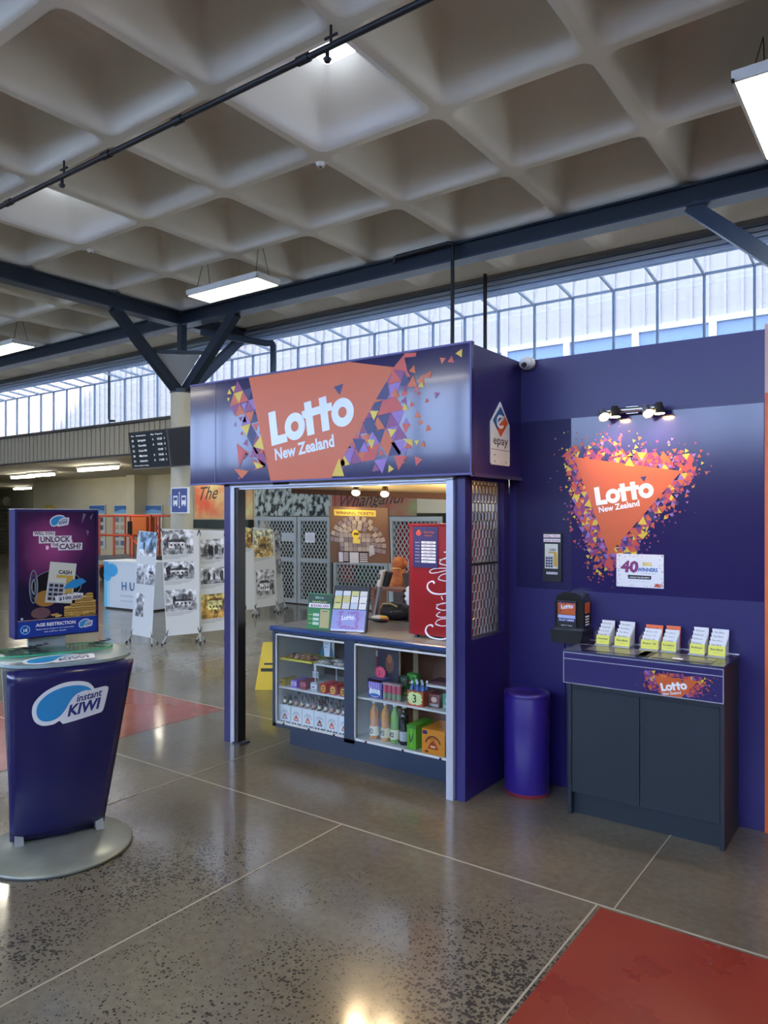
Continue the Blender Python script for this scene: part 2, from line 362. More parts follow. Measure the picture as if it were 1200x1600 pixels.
# ================================================================== STRUCTURE
# ---- floor
def floor_mat():
    m = bpy.data.materials.new('polished_concrete'); m.use_nodes = True; t = m.node_tree; N = t.nodes; L = t.links; b = N['Principled BSDF']
    g = N.new('ShaderNodeNewGeometry')
    def noise(sc_, det=4, rough=.55):
        n = N.new('ShaderNodeTexNoise'); n.inputs['Scale'].default_value = sc_; n.inputs['Detail'].default_value = det; n.inputs['Roughness'].default_value = rough
        L.new(g.outputs['Position'], n.inputs['Vector']); return n.outputs[0]
    def ramp(src, a, b_, c0, c1):
        r = N.new('ShaderNodeValToRGB'); r.color_ramp.elements[0].position = a; r.color_ramp.elements[1].position = b_
        r.color_ramp.elements[0].color = c0; r.color_ramp.elements[1].color = c1; L.new(src, r.inputs[0]); return r.outputs[0]
    def mth(op, a, b_):
        n = N.new('ShaderNodeMath'); n.operation = op
        for i, q in enumerate((a, b_)):
            if isinstance(q, (int, float)): n.inputs[i].default_value = q
            else: L.new(q, n.inputs[i])
        return n.outputs[0]
    base = ramp(noise(1.1, 6), .3, .7, lin('#5a554a'), lin('#767061'))
    fine = ramp(noise(26, 3), .3, .7, (.82, .82, .82, 1), (1.08, 1.08, 1.06, 1))
    mx = N.new('ShaderNodeMix'); mx.data_type = 'RGBA'; mx.blend_type = 'MULTIPLY'; mx.inputs[0].default_value = 1
    L.new(base, mx.inputs[6]); L.new(fine, mx.inputs[7])
    # exposed aggregate: small dark stones, in patches, on the slab south of the joint
    vo = N.new('ShaderNodeTexVoronoi'); vo.inputs['Scale'].default_value = 78; L.new(g.outputs['Position'], vo.inputs['Vector'])
    sep = N.new('ShaderNodeSeparateXYZ'); L.new(g.outputs['Position'], sep.inputs[0])
    patch = noise(1.5, 5)
    pm = N.new('ShaderNodeMapRange'); pm.inputs[1].default_value = .36; pm.inputs[2].default_value = .62; L.new(patch, pm.inputs[0])
    south = N.new('ShaderNodeMapRange'); south.inputs[1].default_value = 3.25; south.inputs[2].default_value = 2.5; L.new(sep.outputs['Y'], south.inputs[0])
    east = N.new('ShaderNodeMapRange'); east.inputs[1].default_value = -2.0; east.inputs[2].default_value = -1.15; east.inputs[3].default_value = 0; east.inputs[4].default_value = .55; L.new(sep.outputs['X'], east.inputs[0])
    nearn = N.new('ShaderNodeMapRange'); nearn.inputs[1].default_value = 2.6; nearn.inputs[2].default_value = 1.0; nearn.inputs[3].default_value = 0; nearn.inputs[4].default_value = .25; L.new(sep.outputs['Y'], nearn.inputs[0])
    ms = mth('MULTIPLY', mth('ADD', mth('ADD', pm.outputs[0], east.outputs[0]), nearn.outputs[0]), south.outputs[0])
    rnd = N.new('ShaderNodeSeparateColor'); L.new(vo.outputs['Color'], rnd.inputs[0])
    thr = mth('MULTIPLY', mth('MULTIPLY', rnd.outputs[0], .68), ms)
    spk = mth('LESS_THAN', vo.outputs['Distance'], thr)
    m2 = N.new('ShaderNodeMix'); m2.data_type = 'RGBA'; L.new(mth('MULTIPLY', spk, .85), m2.inputs[0]); L.new(mx.outputs[2], m2.inputs[6]); m2.inputs[7].default_value = lin('#1c1c1e')
    L.new(m2.outputs[2], b.inputs['Base Color'])
    q = N.new('ShaderNodeMapRange'); q.inputs[1].default_value = .3; q.inputs[2].default_value = .75; q.inputs[3].default_value = .09; q.inputs[4].default_value = .20
    L.new(noise(2.3, 5), q.inputs[0]); L.new(q.outputs[0], b.inputs['Roughness']); b.inputs['Specular IOR Level'].default_value = .7; b.inputs['Coat Weight'].default_value = .2; b.inputs['Coat Roughness'].default_value = .30
    bu = N.new('ShaderNodeBump'); bu.inputs['Strength'].default_value = .06; bu.inputs['Distance'].default_value = .02; L.new(noise(3.5, 2), bu.inputs['Height']); L.new(bu.outputs[0], b.inputs['Normal'])
    return m
f = MB().use(floor_mat()); f.box(-36, -7, -.1, 7, 18, 0); struct(f.build('floor'))
redm = nmat('red_floor', '#7a2a1e', '#802d20', 2.2, .22, spec=.6, rough2=.4)
f = MB().use(redm); f.box(-1.08, -2, 0, 3.5, 3.06, .0015); struct(f.build('floor_red_near'))
f = MB().use(nmat('red_floor_sheen', '#8a4038', '#9a4c44', 2.2, .15, spec=.6)); f.box(-6.6, 2.3, 0, -4.82, 4.33, .0015); struct(f.build('floor_red_far'))  # paler red puts the floor's reflection into the colour
jm = mat('#9a9484', .5); f = MB().use(jm)
for y in (-1.2, 3.08): f.box(-24, y - .004, 0, 6, y + .004, .0022)
for x in (-7.6, -6.2, -4.8, -3.76, -2.5, -1.1): f.box(x - .004, -6, 0, x + .004, 3.08, .0022)
for x in (-6.6, -3.76, -1.03, ): f.box(x - .003, 3.08, 0, x + .003, 9, .0022)
for y in (4.34, 6.6): f.box(-24, y - .003, 0, -2.3, y + .003, .0022)
struct(f.build('trim_1'))

# ---- coffered ceiling
CZ = H + 3.08; M_ = 1.2
xl = lambda k: -1.73 + M_ * k
ceil_m = nmat('ceiling_paint', '#d3cfc2', '#ddd9cc', 1.3, .7, spec=.3)
sky_cells = {(x, 3) for x in (-8, -5, -2, 1, 4, -11, -14)} | {(x, -1) for x in (-8, -5, -2, 1, 4, -11, -14)}
prof = [(.035, 0), (.060, .003), (.082, .012), (.102, .030), (.125, .056), (.43, .385), (.452, .40)]
prof2 = [(.030, 0), (.042, .003), (.056, .012), (.070, .030), (.082, .06), (.105, .16), (.135, .32), (.16, .44), (.185, .51), (.22, .555), (.28, .58)]
cb = MB().use(ceil_m); shaft_lit = mat('#f2f3f1', .6)  # skylight walls whiter than the ceiling paint to imitate daylight on them
def ring_pts(x0, y0, ins, z, seg=3):
    r = .10 * (1 - ins / .6) + .01
    return [(x0 + p[0], y0 + p[1], z) for p in rrect(ins, ins, M_ - ins, M_ - ins, r, seg)]
for i in range(-17, 7):
    for j in range(-5, 7):
        x0 = xl(i); y0 = j * M_; cell = (i, j); light = cell in sky_cells
        cb.use(shaft_lit if light else ceil_m)
        n = 16
        outer = []
        corners = [(x0 + M_, y0), (x0 + M_, y0 + M_), (x0, y0 + M_), (x0, y0)]
        for c in range(4):
            for k in range(4): outer.append((*corners[c], CZ))
        cb.use(ceil_m)
        pf = prof if light else (prof2 if j < 6 else [(a_, z_ * .22) for a_, z_ in prof2])
        rings = [ring_pts(x0, y0, ins, CZ + z) for ins, z in pf]
        # flat rib around the coffer
        v = list(rings[0]) + [(x0 + M_, y0, CZ), (x0 + M_, y0 + M_, CZ), (x0, y0 + M_, CZ), (x0, y0, CZ)]
        fs = []
        for c in range(4):
            for k in range(3): a = c * 4 + k; fs.append((16 + c, a + 1, a))
            a = c * 4 + 3; b2 = (a + 1) % 16; fs.append((16 + c, 16 + (c + 1) % 4, b2, a))
        cb.add(v, fs)
        cb.use(shaft_lit if light else ceil_m)
        vv = [p for r_ in rings for p in r_]; fs = []
        for k in range(len(rings) - 1):
            for a in range(n): b2 = (a + 1) % n; fs.append((k * n + a, k * n + b2, (k + 1) * n + b2, (k + 1) * n + a)[::-1])
        cb.add(vv, fs, True)
        if light:
            mxx, myy = x0 + .6, y0 + .6; up = [(mxx + (p[0] - mxx) * 2.0, myy + (p[1] - myy) * 2.0, CZ + .70) for p in rings[-1]]
            cb.add(list(rings[-1]) + up, [(a, (a + 1) % n, n + (a + 1) % n, n + a)[::-1] for a in range(n)])
        else: cb.add(rings[-1], [tuple(range(n))[::-1]])
ceil = struct(cb.build('ceiling'))
# roof slab above (keeps daylight out except through the openings)
rb = MB().use(mat('#77787a', .8)); ys = [-6.0]
holes = sorted(sky_cells)
for i in range(-17, 7):
    for j in range(-5, 7):
        x0 = xl(i); y0 = j * M_
        if (i, j) in sky_cells:
            a = .29
            rb.box(x0, y0, CZ + .60, x0 + M_, y0 + a, CZ + .74); rb.box(x0, y0 + M_ - a, CZ + .60, x0 + M_, y0 + M_, CZ + .74)
            rb.box(x0, y0 + a, CZ + .60, x0 + a, y0 + M_ - a, CZ + .74); rb.box(x0 + M_ - a, y0 + a, CZ + .60, x0 + M_, y0 + M_ - a, CZ + .74)
        else: rb.box(x0, y0, CZ + .60, x0 + M_, y0 + M_, CZ + .74)
rb.box(xl(-17), -6.15, CZ - .05, xl(7), -6, CZ + .74); rb.box(xl(-17), 8.4, CZ - .02, xl(7), 8.55, CZ + .74)
struct(rb.build('ceiling_roof_slab'))

# ---- clerestory glazing (north side), leaning out then vertical
alu = mat('#7f93aa', .4, metal=.2); alud = mat('#6f90be', .4, metal=.2); alul = mat('#bcd0ec', .4, metal=.2)  # header blues lightened to imitate reflected skylight
clear = glassmat('clear_glass'); north_glass = glassmat('tinted_glazing', (.098, .103, .109)); 
KY, KZ = 9.1, 4.46; SILL = 3.56
win = bpy.data.objects.new('window_1', None); col.objects.link(win); struct(win); WM[win] = Matrix.Identity(4)
hd = MB().use(alud); hd.box(-21.8, 8.52, 4.50, 6, 8.58, 4.76)
for k, (z0, z1) in enumerate(((4.505, 4.55), (4.565, 4.61), (4.625, 4.67), (4.685, 4.73))): hd.use(alul if k != 3 else alu).box(-21.8, 8.49, z0, 6, 8.52, z1)
struct(hd.build('window_header', win))
# lower edge of the glass sits on the sill (west part) or behind the kiosk partition (east part)
gl = MB().use(north_glass); gl.add([(-21.8, 8.6, 4.53), (6, 8.6, 4.53), (6, KY, KZ), (-21.8, KY, KZ)], [(0, 1, 2, 3)]); gl.add([(-21.8, KY, KZ), (6, KY, KZ), (6, KY, SILL), (-21.8, KY, SILL)], [(0, 1, 2, 3)])
struct(gl.build('window_glass', win))
mu = MB().use(alu); mu.bar((0, 8.58, 4.515), (0, KY, KZ - .01), .022, .03); mu.box(-.013, KY - .035, SILL, .013, KY, KZ)
m0 = mu.build('mullion', win); struct(m0); m0.location.x = -.93
for k in range(1, 40):
    c = m0.copy(); col.objects.link(c); c.location.x = -.93 - .527 * k
for k in range(1, 13):
    c = m0.copy(); col.objects.link(c); c.location.x = -.93 + .527 * k
kn = MB().use(alu); kn.box(-21.8, KY - .035, KZ - .012, 6, KY, KZ + .012); struct(kn.build('window_knee_rail', win))
sl = MB().use(mat('#4a4642', .5)); sl.box(-21.8, KY - .14, SILL - .03, 6, KY + .05, SILL + .015); struct(sl.build('window_sill', win))
# ribbed beige band under the sill
bd = MB().use(mat('#b3a990', .55))
bd.box(-21.8, KY + .0, 2.92, 6, KY + .06, SILL - .03)
x = -21.8
while x < -2:
    bd.box(x, KY - .02, 2.94, x + .13, KY, SILL - .03); x += .165
struct(bd.build('wall_band'))
ed = MB().use(mat('#4c4844', .5)); ed.box(-21.8, KY - .03, 2.9, 6, KY + .06, 2.935); struct(ed.build('trim_2'))

# ---- opposite side of the hall, behind the camera: wall with the same high glazing
OY = -6.3
wl = MB().use(nmat('cream_wall', '#b9b49c', '#c4bfa8', 1.2, .6))
wl.box(-22, OY - .15, 0, 6.2, OY, 3.0); wl.box(-22, OY - .15, 4.5, 6.2, OY + .3, 4.8); struct(wl.build('wall_south'))
w2 = bpy.data.objects.new('window_2', None); col.objects.link(w2); struct(w2); WM[w2] = Matrix.Identity(4)
g2 = MB().use(glassmat('south_glazing', (.44, .55, .76))); g2.add([(-21.8, OY - .1, 3.0), (6, OY - .1, 3.0), (6, OY - .1, 4.5), (-21.8, OY - .1, 4.5)], [(0, 1, 2, 3)]); struct(g2.build('window_glass', w2))
mm = MB().use(alu); mm.box(-.12, OY - .08, 3.0, .06, OY - .02, 4.5); m1 = struct(mm.build('mullion', w2)); m1.location.x = -21.5
for k in range(1, 27): c = m1.copy(); col.objects.link(c); c.location.x = -21.5 + 1.05 * k
# end walls
wl = MB().use(nmat('grey_wall', '#6e7068', '#7a7c74', 1.2, .6)); wl.box(xl(7) - .05, -6.3, 0, xl(7) + .1, 9.1, 5.2); struct(wl.build('wall_east'))
wl = MB().use(nmat('grey_wall2', '#a3a096', '#aeaba0', 1.2, .6)); wl.box(-22.3, -6.3, 3.0, -22.13, 9.1, 5.2); wl.box(-22.3, -6.3, 0, -22.13, 9.0, 3.0); struct(wl.build('wall_west'))

# ---- low-ceilinged back area
cream = nmat('cream_plaster', '#bdb69a', '#c8c2a8', .9, .65)
lc = MB().use(nmat('low_ceiling', '#b5b09a', '#bdb8a2', 1, .7)); lc.box(-36, KY + .06, 2.92, 6, 17.6, 3.02); struct(lc.build('ceiling_low'))
for nm, m_, bxs in (('wall_back', cream, [(-25.5, 14.0, 0, -12.6, 14.2, 2.92), (-25.5, 14.2, 0, -25.3, 17.6, 2.92), (-12.8, 10.9, 0, -12.6, 14.0, 2.92), (-19.4, 13.55, 0, -19.0, 14.0, 2.92)]),
                    ('wall_recess', mat('#8a8c80', .7), [(-36, 17.4, 0, -25.5, 17.6, 2.92), (-36, 9.1, 0, -35.8, 17.4, 2.92), (-35.8, 9.0, 0, -22.3, 9.14, 2.92)]),
                    ('wall_gates', cream, [(-12.8, 10.75, 1.72, 5.9, 10.9, 2.92), (-12.8, 10.75, 0, -10.75, 10.9, 1.72), (-4.3, 10.75, 0, 5.9, 10.9, 1.72)]),
                    ('wall_store', mat('#3c4440', .8), [(-10.9, 13.2, 0, -4.1, 13.3, 2.9), (-10.95, 10.9, 0, -10.85, 13.3, 2.9), (-4.15, 10.9, 0, -4.05, 13.3, 2.9)])):  # store walls coloured dark to stand for the shade behind the gates
    for bx_ in bxs: bw = MB().use(m_); bw.box(*bx_); struct(bw.build(nm))
# outside: white ribbed building opposite, with a window strip
ob = MB().use(mat('#b9bac2', .6)); ob.box(-40, 13.0, 3.1, 14, 13.2, 7.6)
x = -34
while x < 10: ob.box(x, 12.965, 4.93 if x > -14 else 3.1, x + .045, 13.0, 7.6); x += .26
ob.use(mat('#e3e6ea', .5)); ob.box(-14, 12.9, 4.84, 14, 12.99, 4.93); ob.box(-14, 12.9, 3.1, 14, 12.93, 4.25)
x = -14
while x < 10: ob.box(x, 12.9, 4.25, x + .12, 12.99, 4.84); x += 1.25
ob.use(mat('#7fa2d6', .1, spec=.8)); ob.box(-14, 12.95, 4.25, 14, 12.985, 4.84)
o = ob.build('wall_outside'); struct(o)
rf = MB().use(mat('#9a9c9e', .8)); rf.box(-36, 9.3, 3.04, 8, 13.0, 3.1); struct(rf.build('ceiling_low_roof'))
pb = MB().use(mat('#8a8c90', .8)); pb.box(32.4, -50, -.1, 95, -16, 33.6); struct(pb.build('sun_blocker'))  # unseen block added to cast the diagonal shadow on the facade
pb = MB().use(nmat('south_block', '#a9b0b8', '#b6bdc6', .6, .7)); pb.box(-30, -15, 0, 22, -14, 2.6); struct(pb.build('wall_outside_south'))
pb = MB().use(mat('#8d8d88', .8)); pb.box(-30, -14, -.1, 22, -6.5, 0); struct(pb.build('floor_outside_south'))

# ================================================================== STEELWORK, PIPES, HALL LAMPS
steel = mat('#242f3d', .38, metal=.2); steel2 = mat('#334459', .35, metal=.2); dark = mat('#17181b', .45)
CX, CY = -8.93, 7.2; BZ0, BZ1 = 4.50, 4.70
def ibeam(name, p0, p1, label, bolts):
    t = thing(name, label, 'beam', ((p0[0] + p1[0]) / 2, (p0[1] + p1[1]) / 2, BZ0))
    b = MB().use(steel2); up = (0, 0, 1); w_ = .20
    ax = Vector(p1) - Vector(p0); n = Vector((-ax.y, ax.x, 0)).normalized() * .0
    b.bar((*p0, BZ0 + .01), (*p1, BZ0 + .01), w_, .02); b.build('bottom_flange', t)
    b = MB().use(steel); b.bar((*p0, BZ0 + .10), (*p1, BZ0 + .10), .10, .16); b.build('web', t)
    b = MB().use(steel); b.bar((*p0, BZ1 - .01), (*p1, BZ1 - .01), w_, .02); b.build('top_flange', t)
    for q in bolts:
        c = MB().use(mat('#8b9096', .4, metal=.6)); c.cyl((*q, BZ1), (*q, CZ + .01), .018, n=8); c.cyl((*q, BZ1), (*q, BZ1 + .012), .04, n=8); c.build('hanger_bolt', t)
    return t
ibeam('steel_beam', (-21.8, CY), (6.0, CY), 'long dark blue steel beam running the length of the hall over the kiosk', [(xl(k) + .0, CY + .13) for k in range(-12, 2)])
ibeam('steel_beam', (CX, -6.2), (CX, CY - .12), 'dark blue steel cross beam reaching the bracketed column from the near left', [(CX + .13, j * 1.2) for j in range(2, 6)])
ibeam('steel_beam', (CX, CY + .12), (CX, 8.42), 'short dark blue steel beam stub running from column to the high glazing', [])
ibeam('steel_beam', (xl(1), -6.2), (xl(1), CY - .12), 'dark blue steel cross beam beyond the right edge of the view', [])
def column(cx, cy, label, arms):
    t = thing('steel_column', label, 'column', (cx, cy, 0))
    b = MB().use(nmat('column_paint', '#b7b199', '#c4bea6', 1, .55)); b.cyl((cx, cy, 0), (cx, cy, 3.52), .165, n=28); b.build('post', t)
    b = MB().use(steel); b.cyl((cx, cy, 3.50), (cx, cy, 3.56), .175, n=24); b.build('cap_ring', t)
    b = MB().use(steel); b.box(cx - .05, cy - .05, 3.9, cx + .05, cy + .05, BZ0); b.build('king_post', t)
    for dx, dy in arms:
        d = Vector((dx, dy, 0)); c = Vector((cx, cy, 0))
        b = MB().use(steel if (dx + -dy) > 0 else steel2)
        b.bar(c + d * .05 + Vector((0, 0, 3.50)), c + d * 1.16 + Vector((0, 0, BZ0 + .02)), .12, .13, up=(0, 0, 1)); b.build('arm', t)
    for s in (1,):
        b = MB().use(steel); c0 = Vector((cx, cy, 0))
        b.bar(c0 + Vector((0, -.48, 4.05)), c0 + Vector((.48, 0, 4.05)), .04, .05); b.bar(c0 + Vector((0, -.48, 4.05)), c0 + Vector((-.48, 0, 4.05)), .04, .05)
        b.bar(c0 + Vector((.48, 0, 4.05)), c0 + Vector((0, .48, 4.05)), .04, .05); b.build('tie_bar', t)
        b = MB().use(mat('#8f9294', .55)); b.add([c0 + Vector(p) for p in ((0.0, -.07, 3.54), (.44, -.03, 4.02), (-.0, -.47, 4.02), (0.0, -.09, 3.54))], [(0, 1, 2)])
        b.add([c0 + Vector(p) for p in ((-.012, -.058, 3.54), (.428, -.018, 4.02), (-.012, -.458, 4.02))], [(2, 1, 0)]); b.build('gusset_plate', t)
    return t
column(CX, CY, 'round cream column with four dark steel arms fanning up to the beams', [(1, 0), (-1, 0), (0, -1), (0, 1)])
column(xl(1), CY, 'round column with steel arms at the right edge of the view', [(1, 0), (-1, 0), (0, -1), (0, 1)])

pipe_m = mat('#24282e', .4, metal=.3)
t = thing('sprinkler_pipe', 'thin dark sprinkler pipe running under the ceiling past both skylights', 'pipe', (-4, 3.55, 4.60))
b = MB().use(pipe_m); b.cyl((-21, 3.55, 4.60), (5.8, 3.55, 4.60), .022, n=10)
for x in (-9.4, -6.9, -5.35, -4.45, -3.2, -2.0): b.cyl((x - .05, 3.55, 4.60), (x + .05, 3.55, 4.60), .03, n=10)
b.build('pipe_run', t)
for x in (-6.0, -3.0, -9.0, -12.0, -.3):
    b = MB().use(pipe_m); b.cyl((x, 3.55, 4.60), (x, 3.55, 4.53), .014, n=8); b.cyl((x, 3.55, 4.53), (x, 3.55, 4.51), .03, .02, n=8); b.cyl((x + .03, 3.55, 4.60), (x + .03, 3.55, CZ), .009, n=6); b.cyl((x - .02, 3.55, 4.66), (x + .08, 3.55, 4.66), .01, n=6); b.build('sprinkler_head', t)
# service pipes over the kiosk
t = thing('conduit_pipe', 'dark conduit cranking over the long beam and dropping to the kiosk roof', 'pipe', (-4.9, 6.6, 4.7))
p = [W(615, 409, Y=7.0), W(614, 403, Y=7.0), W(706, 380, Y=6.9), W(707, 384, Y=6.9)]
Yp = 4.05
top = W(706, 378, Y=7.0); b = MB().use(pipe_m)
b.tube([W(616, 412, Y=7.05), W(616, 404, Y=7.05), W(620, 401, Y=7.05), W(700, 380, Y=7.05), W(707, 380, Y=7.05), W(708, 386, Y=7.05)], .022)
b.build('crank', t)
b = MB().use(pipe_m); q = W(707, 386, Y=7.05); b.cyl((q.x, 7.05, q.z), (q.x, 7.05, 2.0), .022, n=10); b.build('drop', t)
q = W(758, 445, Y=8.35)
b = MB().use(pipe_m); b.cyl((q.x, 8.35, 4.74), (q.x, 8.35, 2.95), .025, n=10); tag(b.build('conduit_pipe', at=(q.x, 8.35, 2.95)), 'dark vertical pipe hanging from the glazing header right of the cranked conduit', 'pipe')
q = W(427, 532, Y=8.3)
b = MB().use(steel2); b.tube([(CX + .25, 7.35, 4.42), (q.x - .1, 8.25, 4.36), (q.x - .02, 8.3, 4.36), (q.x, 8.3, 4.32), (q.x, 8.3, 4.2), (q.x, 8.3, 2.95)], .05, 10)
tag(b.build('downpipe', at=(q.x, 8.3, 2.95)), 'blue grey downpipe bending down behind the left half of the kiosk fascia', 'pipe')
q = W(169, 600, Y=8.9)
b = MB().use(pipe_m); b.tube([(q.x, 8.92, 4.7), (q.x, 8.92, 3.66), (q.x + .03, 8.92, 3.61), (q.x + .18, 8.92, 3.6)], .024, 8)
tag(b.build('conduit_pipe', at=(q.x, 8.92, 3.6)), 'thin dark conduit dropping in front of the sunlit left glazing', 'pipe')
# ceiling fittings
for (px, py), lb in (((501, 257), 'small round detector on the rib below the large skylight'), ((142, 392), 'small round detector on the rib below the left skylight')):
    q = W(px, py, z=CZ - .01); b = MB().use(mat('#e0e0dc', .5)); b.cyl((q.x, q.y, CZ), (q.x, q.y, CZ - .03), .045, .03, n=14); b.use(dark).cyl((q.x, q.y, CZ - .03), (q.x, q.y, CZ - .036), .012, n=8)
    tag(b.build('smoke_detector', at=(q.x, q.y, CZ)), lb, 'detector')

lampm = mat('#fff6e0', .5, emit=LAMP); frame_m = mat('#cfd0cc', .45)
def panel_lamp(cx, cy, lx, ly, z, label, first):
    t = thing('ceiling_lamp', label, 'lamp', (cx, cy, z), 0, None)
    b = MB().use(frame_m); h = .07
    b.box(cx - lx / 2, cy - ly / 2, z + .02, cx + lx / 2, cy + ly / 2, z + h)
    b.box(cx - lx / 2, cy - ly / 2, z, cx - lx / 2 + .02, cy + ly / 2, z + .02); b.box(cx + lx / 2 - .02, cy - ly / 2, z, cx + lx / 2, cy + ly / 2, z + .02)
    b.box(cx - lx / 2, cy - ly / 2, z, cx + lx / 2, cy - ly / 2 + .02, z + .02); b.box(cx - lx / 2, cy + ly / 2 - .02, z, cx + lx / 2, cy + ly / 2, z + .02)
    b.build('housing', t)
    b = MB().use(lampm); b.box(cx - lx / 2 + .02, cy - ly / 2 + .02, z + .004, cx + lx / 2 - .02, cy + ly / 2 - .02, z + .02); b.build('diffuser', t)
    for sx in (-.42, .42):
        for sy in (-.3, .3):
            b = MB().use(pipe_m); b.cyl((cx + lx * sx, cy + ly * sy, z + h), (cx + lx * sx * .9, cy, CZ + .2), .004, n=5); b.build('hanger_wire', t)
    return t
LZ = H + 2.7
panel_lamp(-6.62, 6.08, 1.22, .38, LZ, 'glowing rectangular fluorescent panel hung above the kiosk beside the cream column', 0)
panel_lamp(-11.95, 6.08, 1.22, .38, LZ, 'glowing fluorescent panel at the far left edge below the long beam', 1)
panel_lamp(-.58, 5.6, .70, 1.25, LZ, 'large glowing fluorescent panel at the top right corner of the view', 2)
for cx, cy in ((-7.5, -5.0), (-1.8, -3.4), (-12.8, -3.4), (2.4, 1.2), (-4.6, 1.2), (-10.6, .6)):  # two placed from reflections, the others added unseen to brighten the hall
    panel_lamp(cx, cy, 1.22, .38, LZ, 'unseen fluorescent panel hung over the hall behind the viewer', 3)['group'] = 'panels behind the viewer'
# tubes under the low ceiling at left
tube_m = mat('#fff8e6', .5, emit=26)
for (x0p, x1p, yp, lb) in ((110, 200, 733, 'bright fluorescent tube under the low ceiling left of the departure screens'), (12, 59, 746, 'fluorescent tube under the low ceiling near the left edge above the kiosk light box')):
    a = W((x0p + x1p) / 2, yp, z=2.82); L_ = .75 if x0p > 50 else .62
    t = thing('tube_light', lb, 'lamp', (a.x, a.y, 2.92)); b = MB().use(frame_m); b.box(a.x - L_ - .03, a.y - .06, 2.87, a.x + L_ + .03, a.y + .06, 2.92); b.build('housing', t)
    b = MB().use(tube_m); b.cyl((a.x - L_, a.y, 2.83), (a.x + L_, a.y, 2.83), .035, n=10); b.build('tube', t)
a = W(2, 742, z=2.82)
# tubes added beyond the two seen ones to brighten the back area
for x, y in ((-9.0, 12.0), (-16.5, 10.6), (-21.5, 15.5), (-5.5, 10.0), (-20.0, 11.2), (-12.5, 9.9), (-28.5, 13.5), (-30.0, 16.0)):
    t = thing('tube_light', 'added fluorescent tube brightening the back area under the low ceiling', 'lamp', (x, y, 2.92), 0, 'added tubes over the back area'); b = MB().use(frame_m); b.box(x - .7, y - .06, 2.87, x + .7, y + .06, 2.92); b.build('housing', t)
    b = MB().use(tube_m); b.cyl((x - .66, y, 2.83), (x + .66, y, 2.83), .035, n=10); b.build('tube', t)

# ================================================================== KIOSK
purple = nmat('kiosk_purple', '#20185a', '#241b62', 1.5, .38, spec=.5); purple_g = mat('#20184f', .13, spec=.45, coat=.2)
white_al = mat('#b9bcc6', .35, metal=.3); navy_v = mat('#211a56', .16, spec=.5)
KX0, KX1, FY, WY, KT, KB = -4.43, -2.03, 3.65, 4.30, 2.63, 1.90
k = thing('ticket_kiosk', 'purple lottery kiosk with orange logo fascia, open counter front and metal grille side', 'kiosk', (-3.2, 3.95, 0))
b = MB().use(purple_g); b.box(KX0, FY, KB, KX1, FY + .03, KT); b.build('fascia_front', k)
b = MB().use(purple); b.box(KX1 - .03, FY + .03, KB, KX1, WY, KT); b.box(KX0, FY + .03, KB, KX0 + .03, WY, KT); b.box(KX0 + .03, FY + .03, KT - .03, KX1 - .03, WY, KT); b.box(KX0 + .03, WY - .03, KB + .1, KX1 - .03, WY, KT - .03)
b.build('fascia_box', k)
b = MB().use(mat('#4c4a78', .4, metal=.4)); b.box(KX1 - .0, FY + .0, KB - .02, KX1 + .012, WY, KB); b.box(KX0, FY - .01, KB - .012, KX1 + .012, FY + .02, KB)
b.box(KX0, FY - .006, KT, KX1 + .006, FY + .03, KT + .012); b.box(KX1 - .004, FY - .006, KB, KX1 + .006, FY + .004, KT); b.build('fascia_trim', k)
# fascia artwork
fa = MB(); cv = Canvas(fa, (KX0, FY - .001, KB), (1, 0, 0), (0, 0, 1)); FWd = KX1 - KX0; FH = KT - KB
P = cv.px
tl = P(389, 592)[0]; orange = [(tl, FH), (P(546, 569)[0], FH), (P(617, 574)[0], P(617, 574)[1]), (P(518, 745)[0], .0), (P(423, 749)[0], 0)]
orange = [(max(0, min(FWd, x)), max(0, min(FH, y))) for x, y in orange]
cv.poly(orange[::-1], INK['orange'], 3)
ex = P(640, 700)[0] - P(520, 745)[0]
tri_r = [orange[2], orange[3], (orange[3][0] - .1, 0), (orange[2][0] - .1, FH)]
confetti(cv, [(orange[2][0] + .02, FH + .1), (orange[3][0], 0), (orange[3][0] - .5, 0), (orange[2][0] - .5, FH)], .100, .56, 11, (0, .005, FWd - .02, FH - .005), 1, .12, 1.3)
confetti(cv, [(orange[0][0], FH), (orange[4][0], 0), (orange[4][0] + .5, 0), (orange[0][0] + .5, FH)], .095, .32, 12, (0.28, .005, FWd, FH - .005), 1, .12, 1.25)
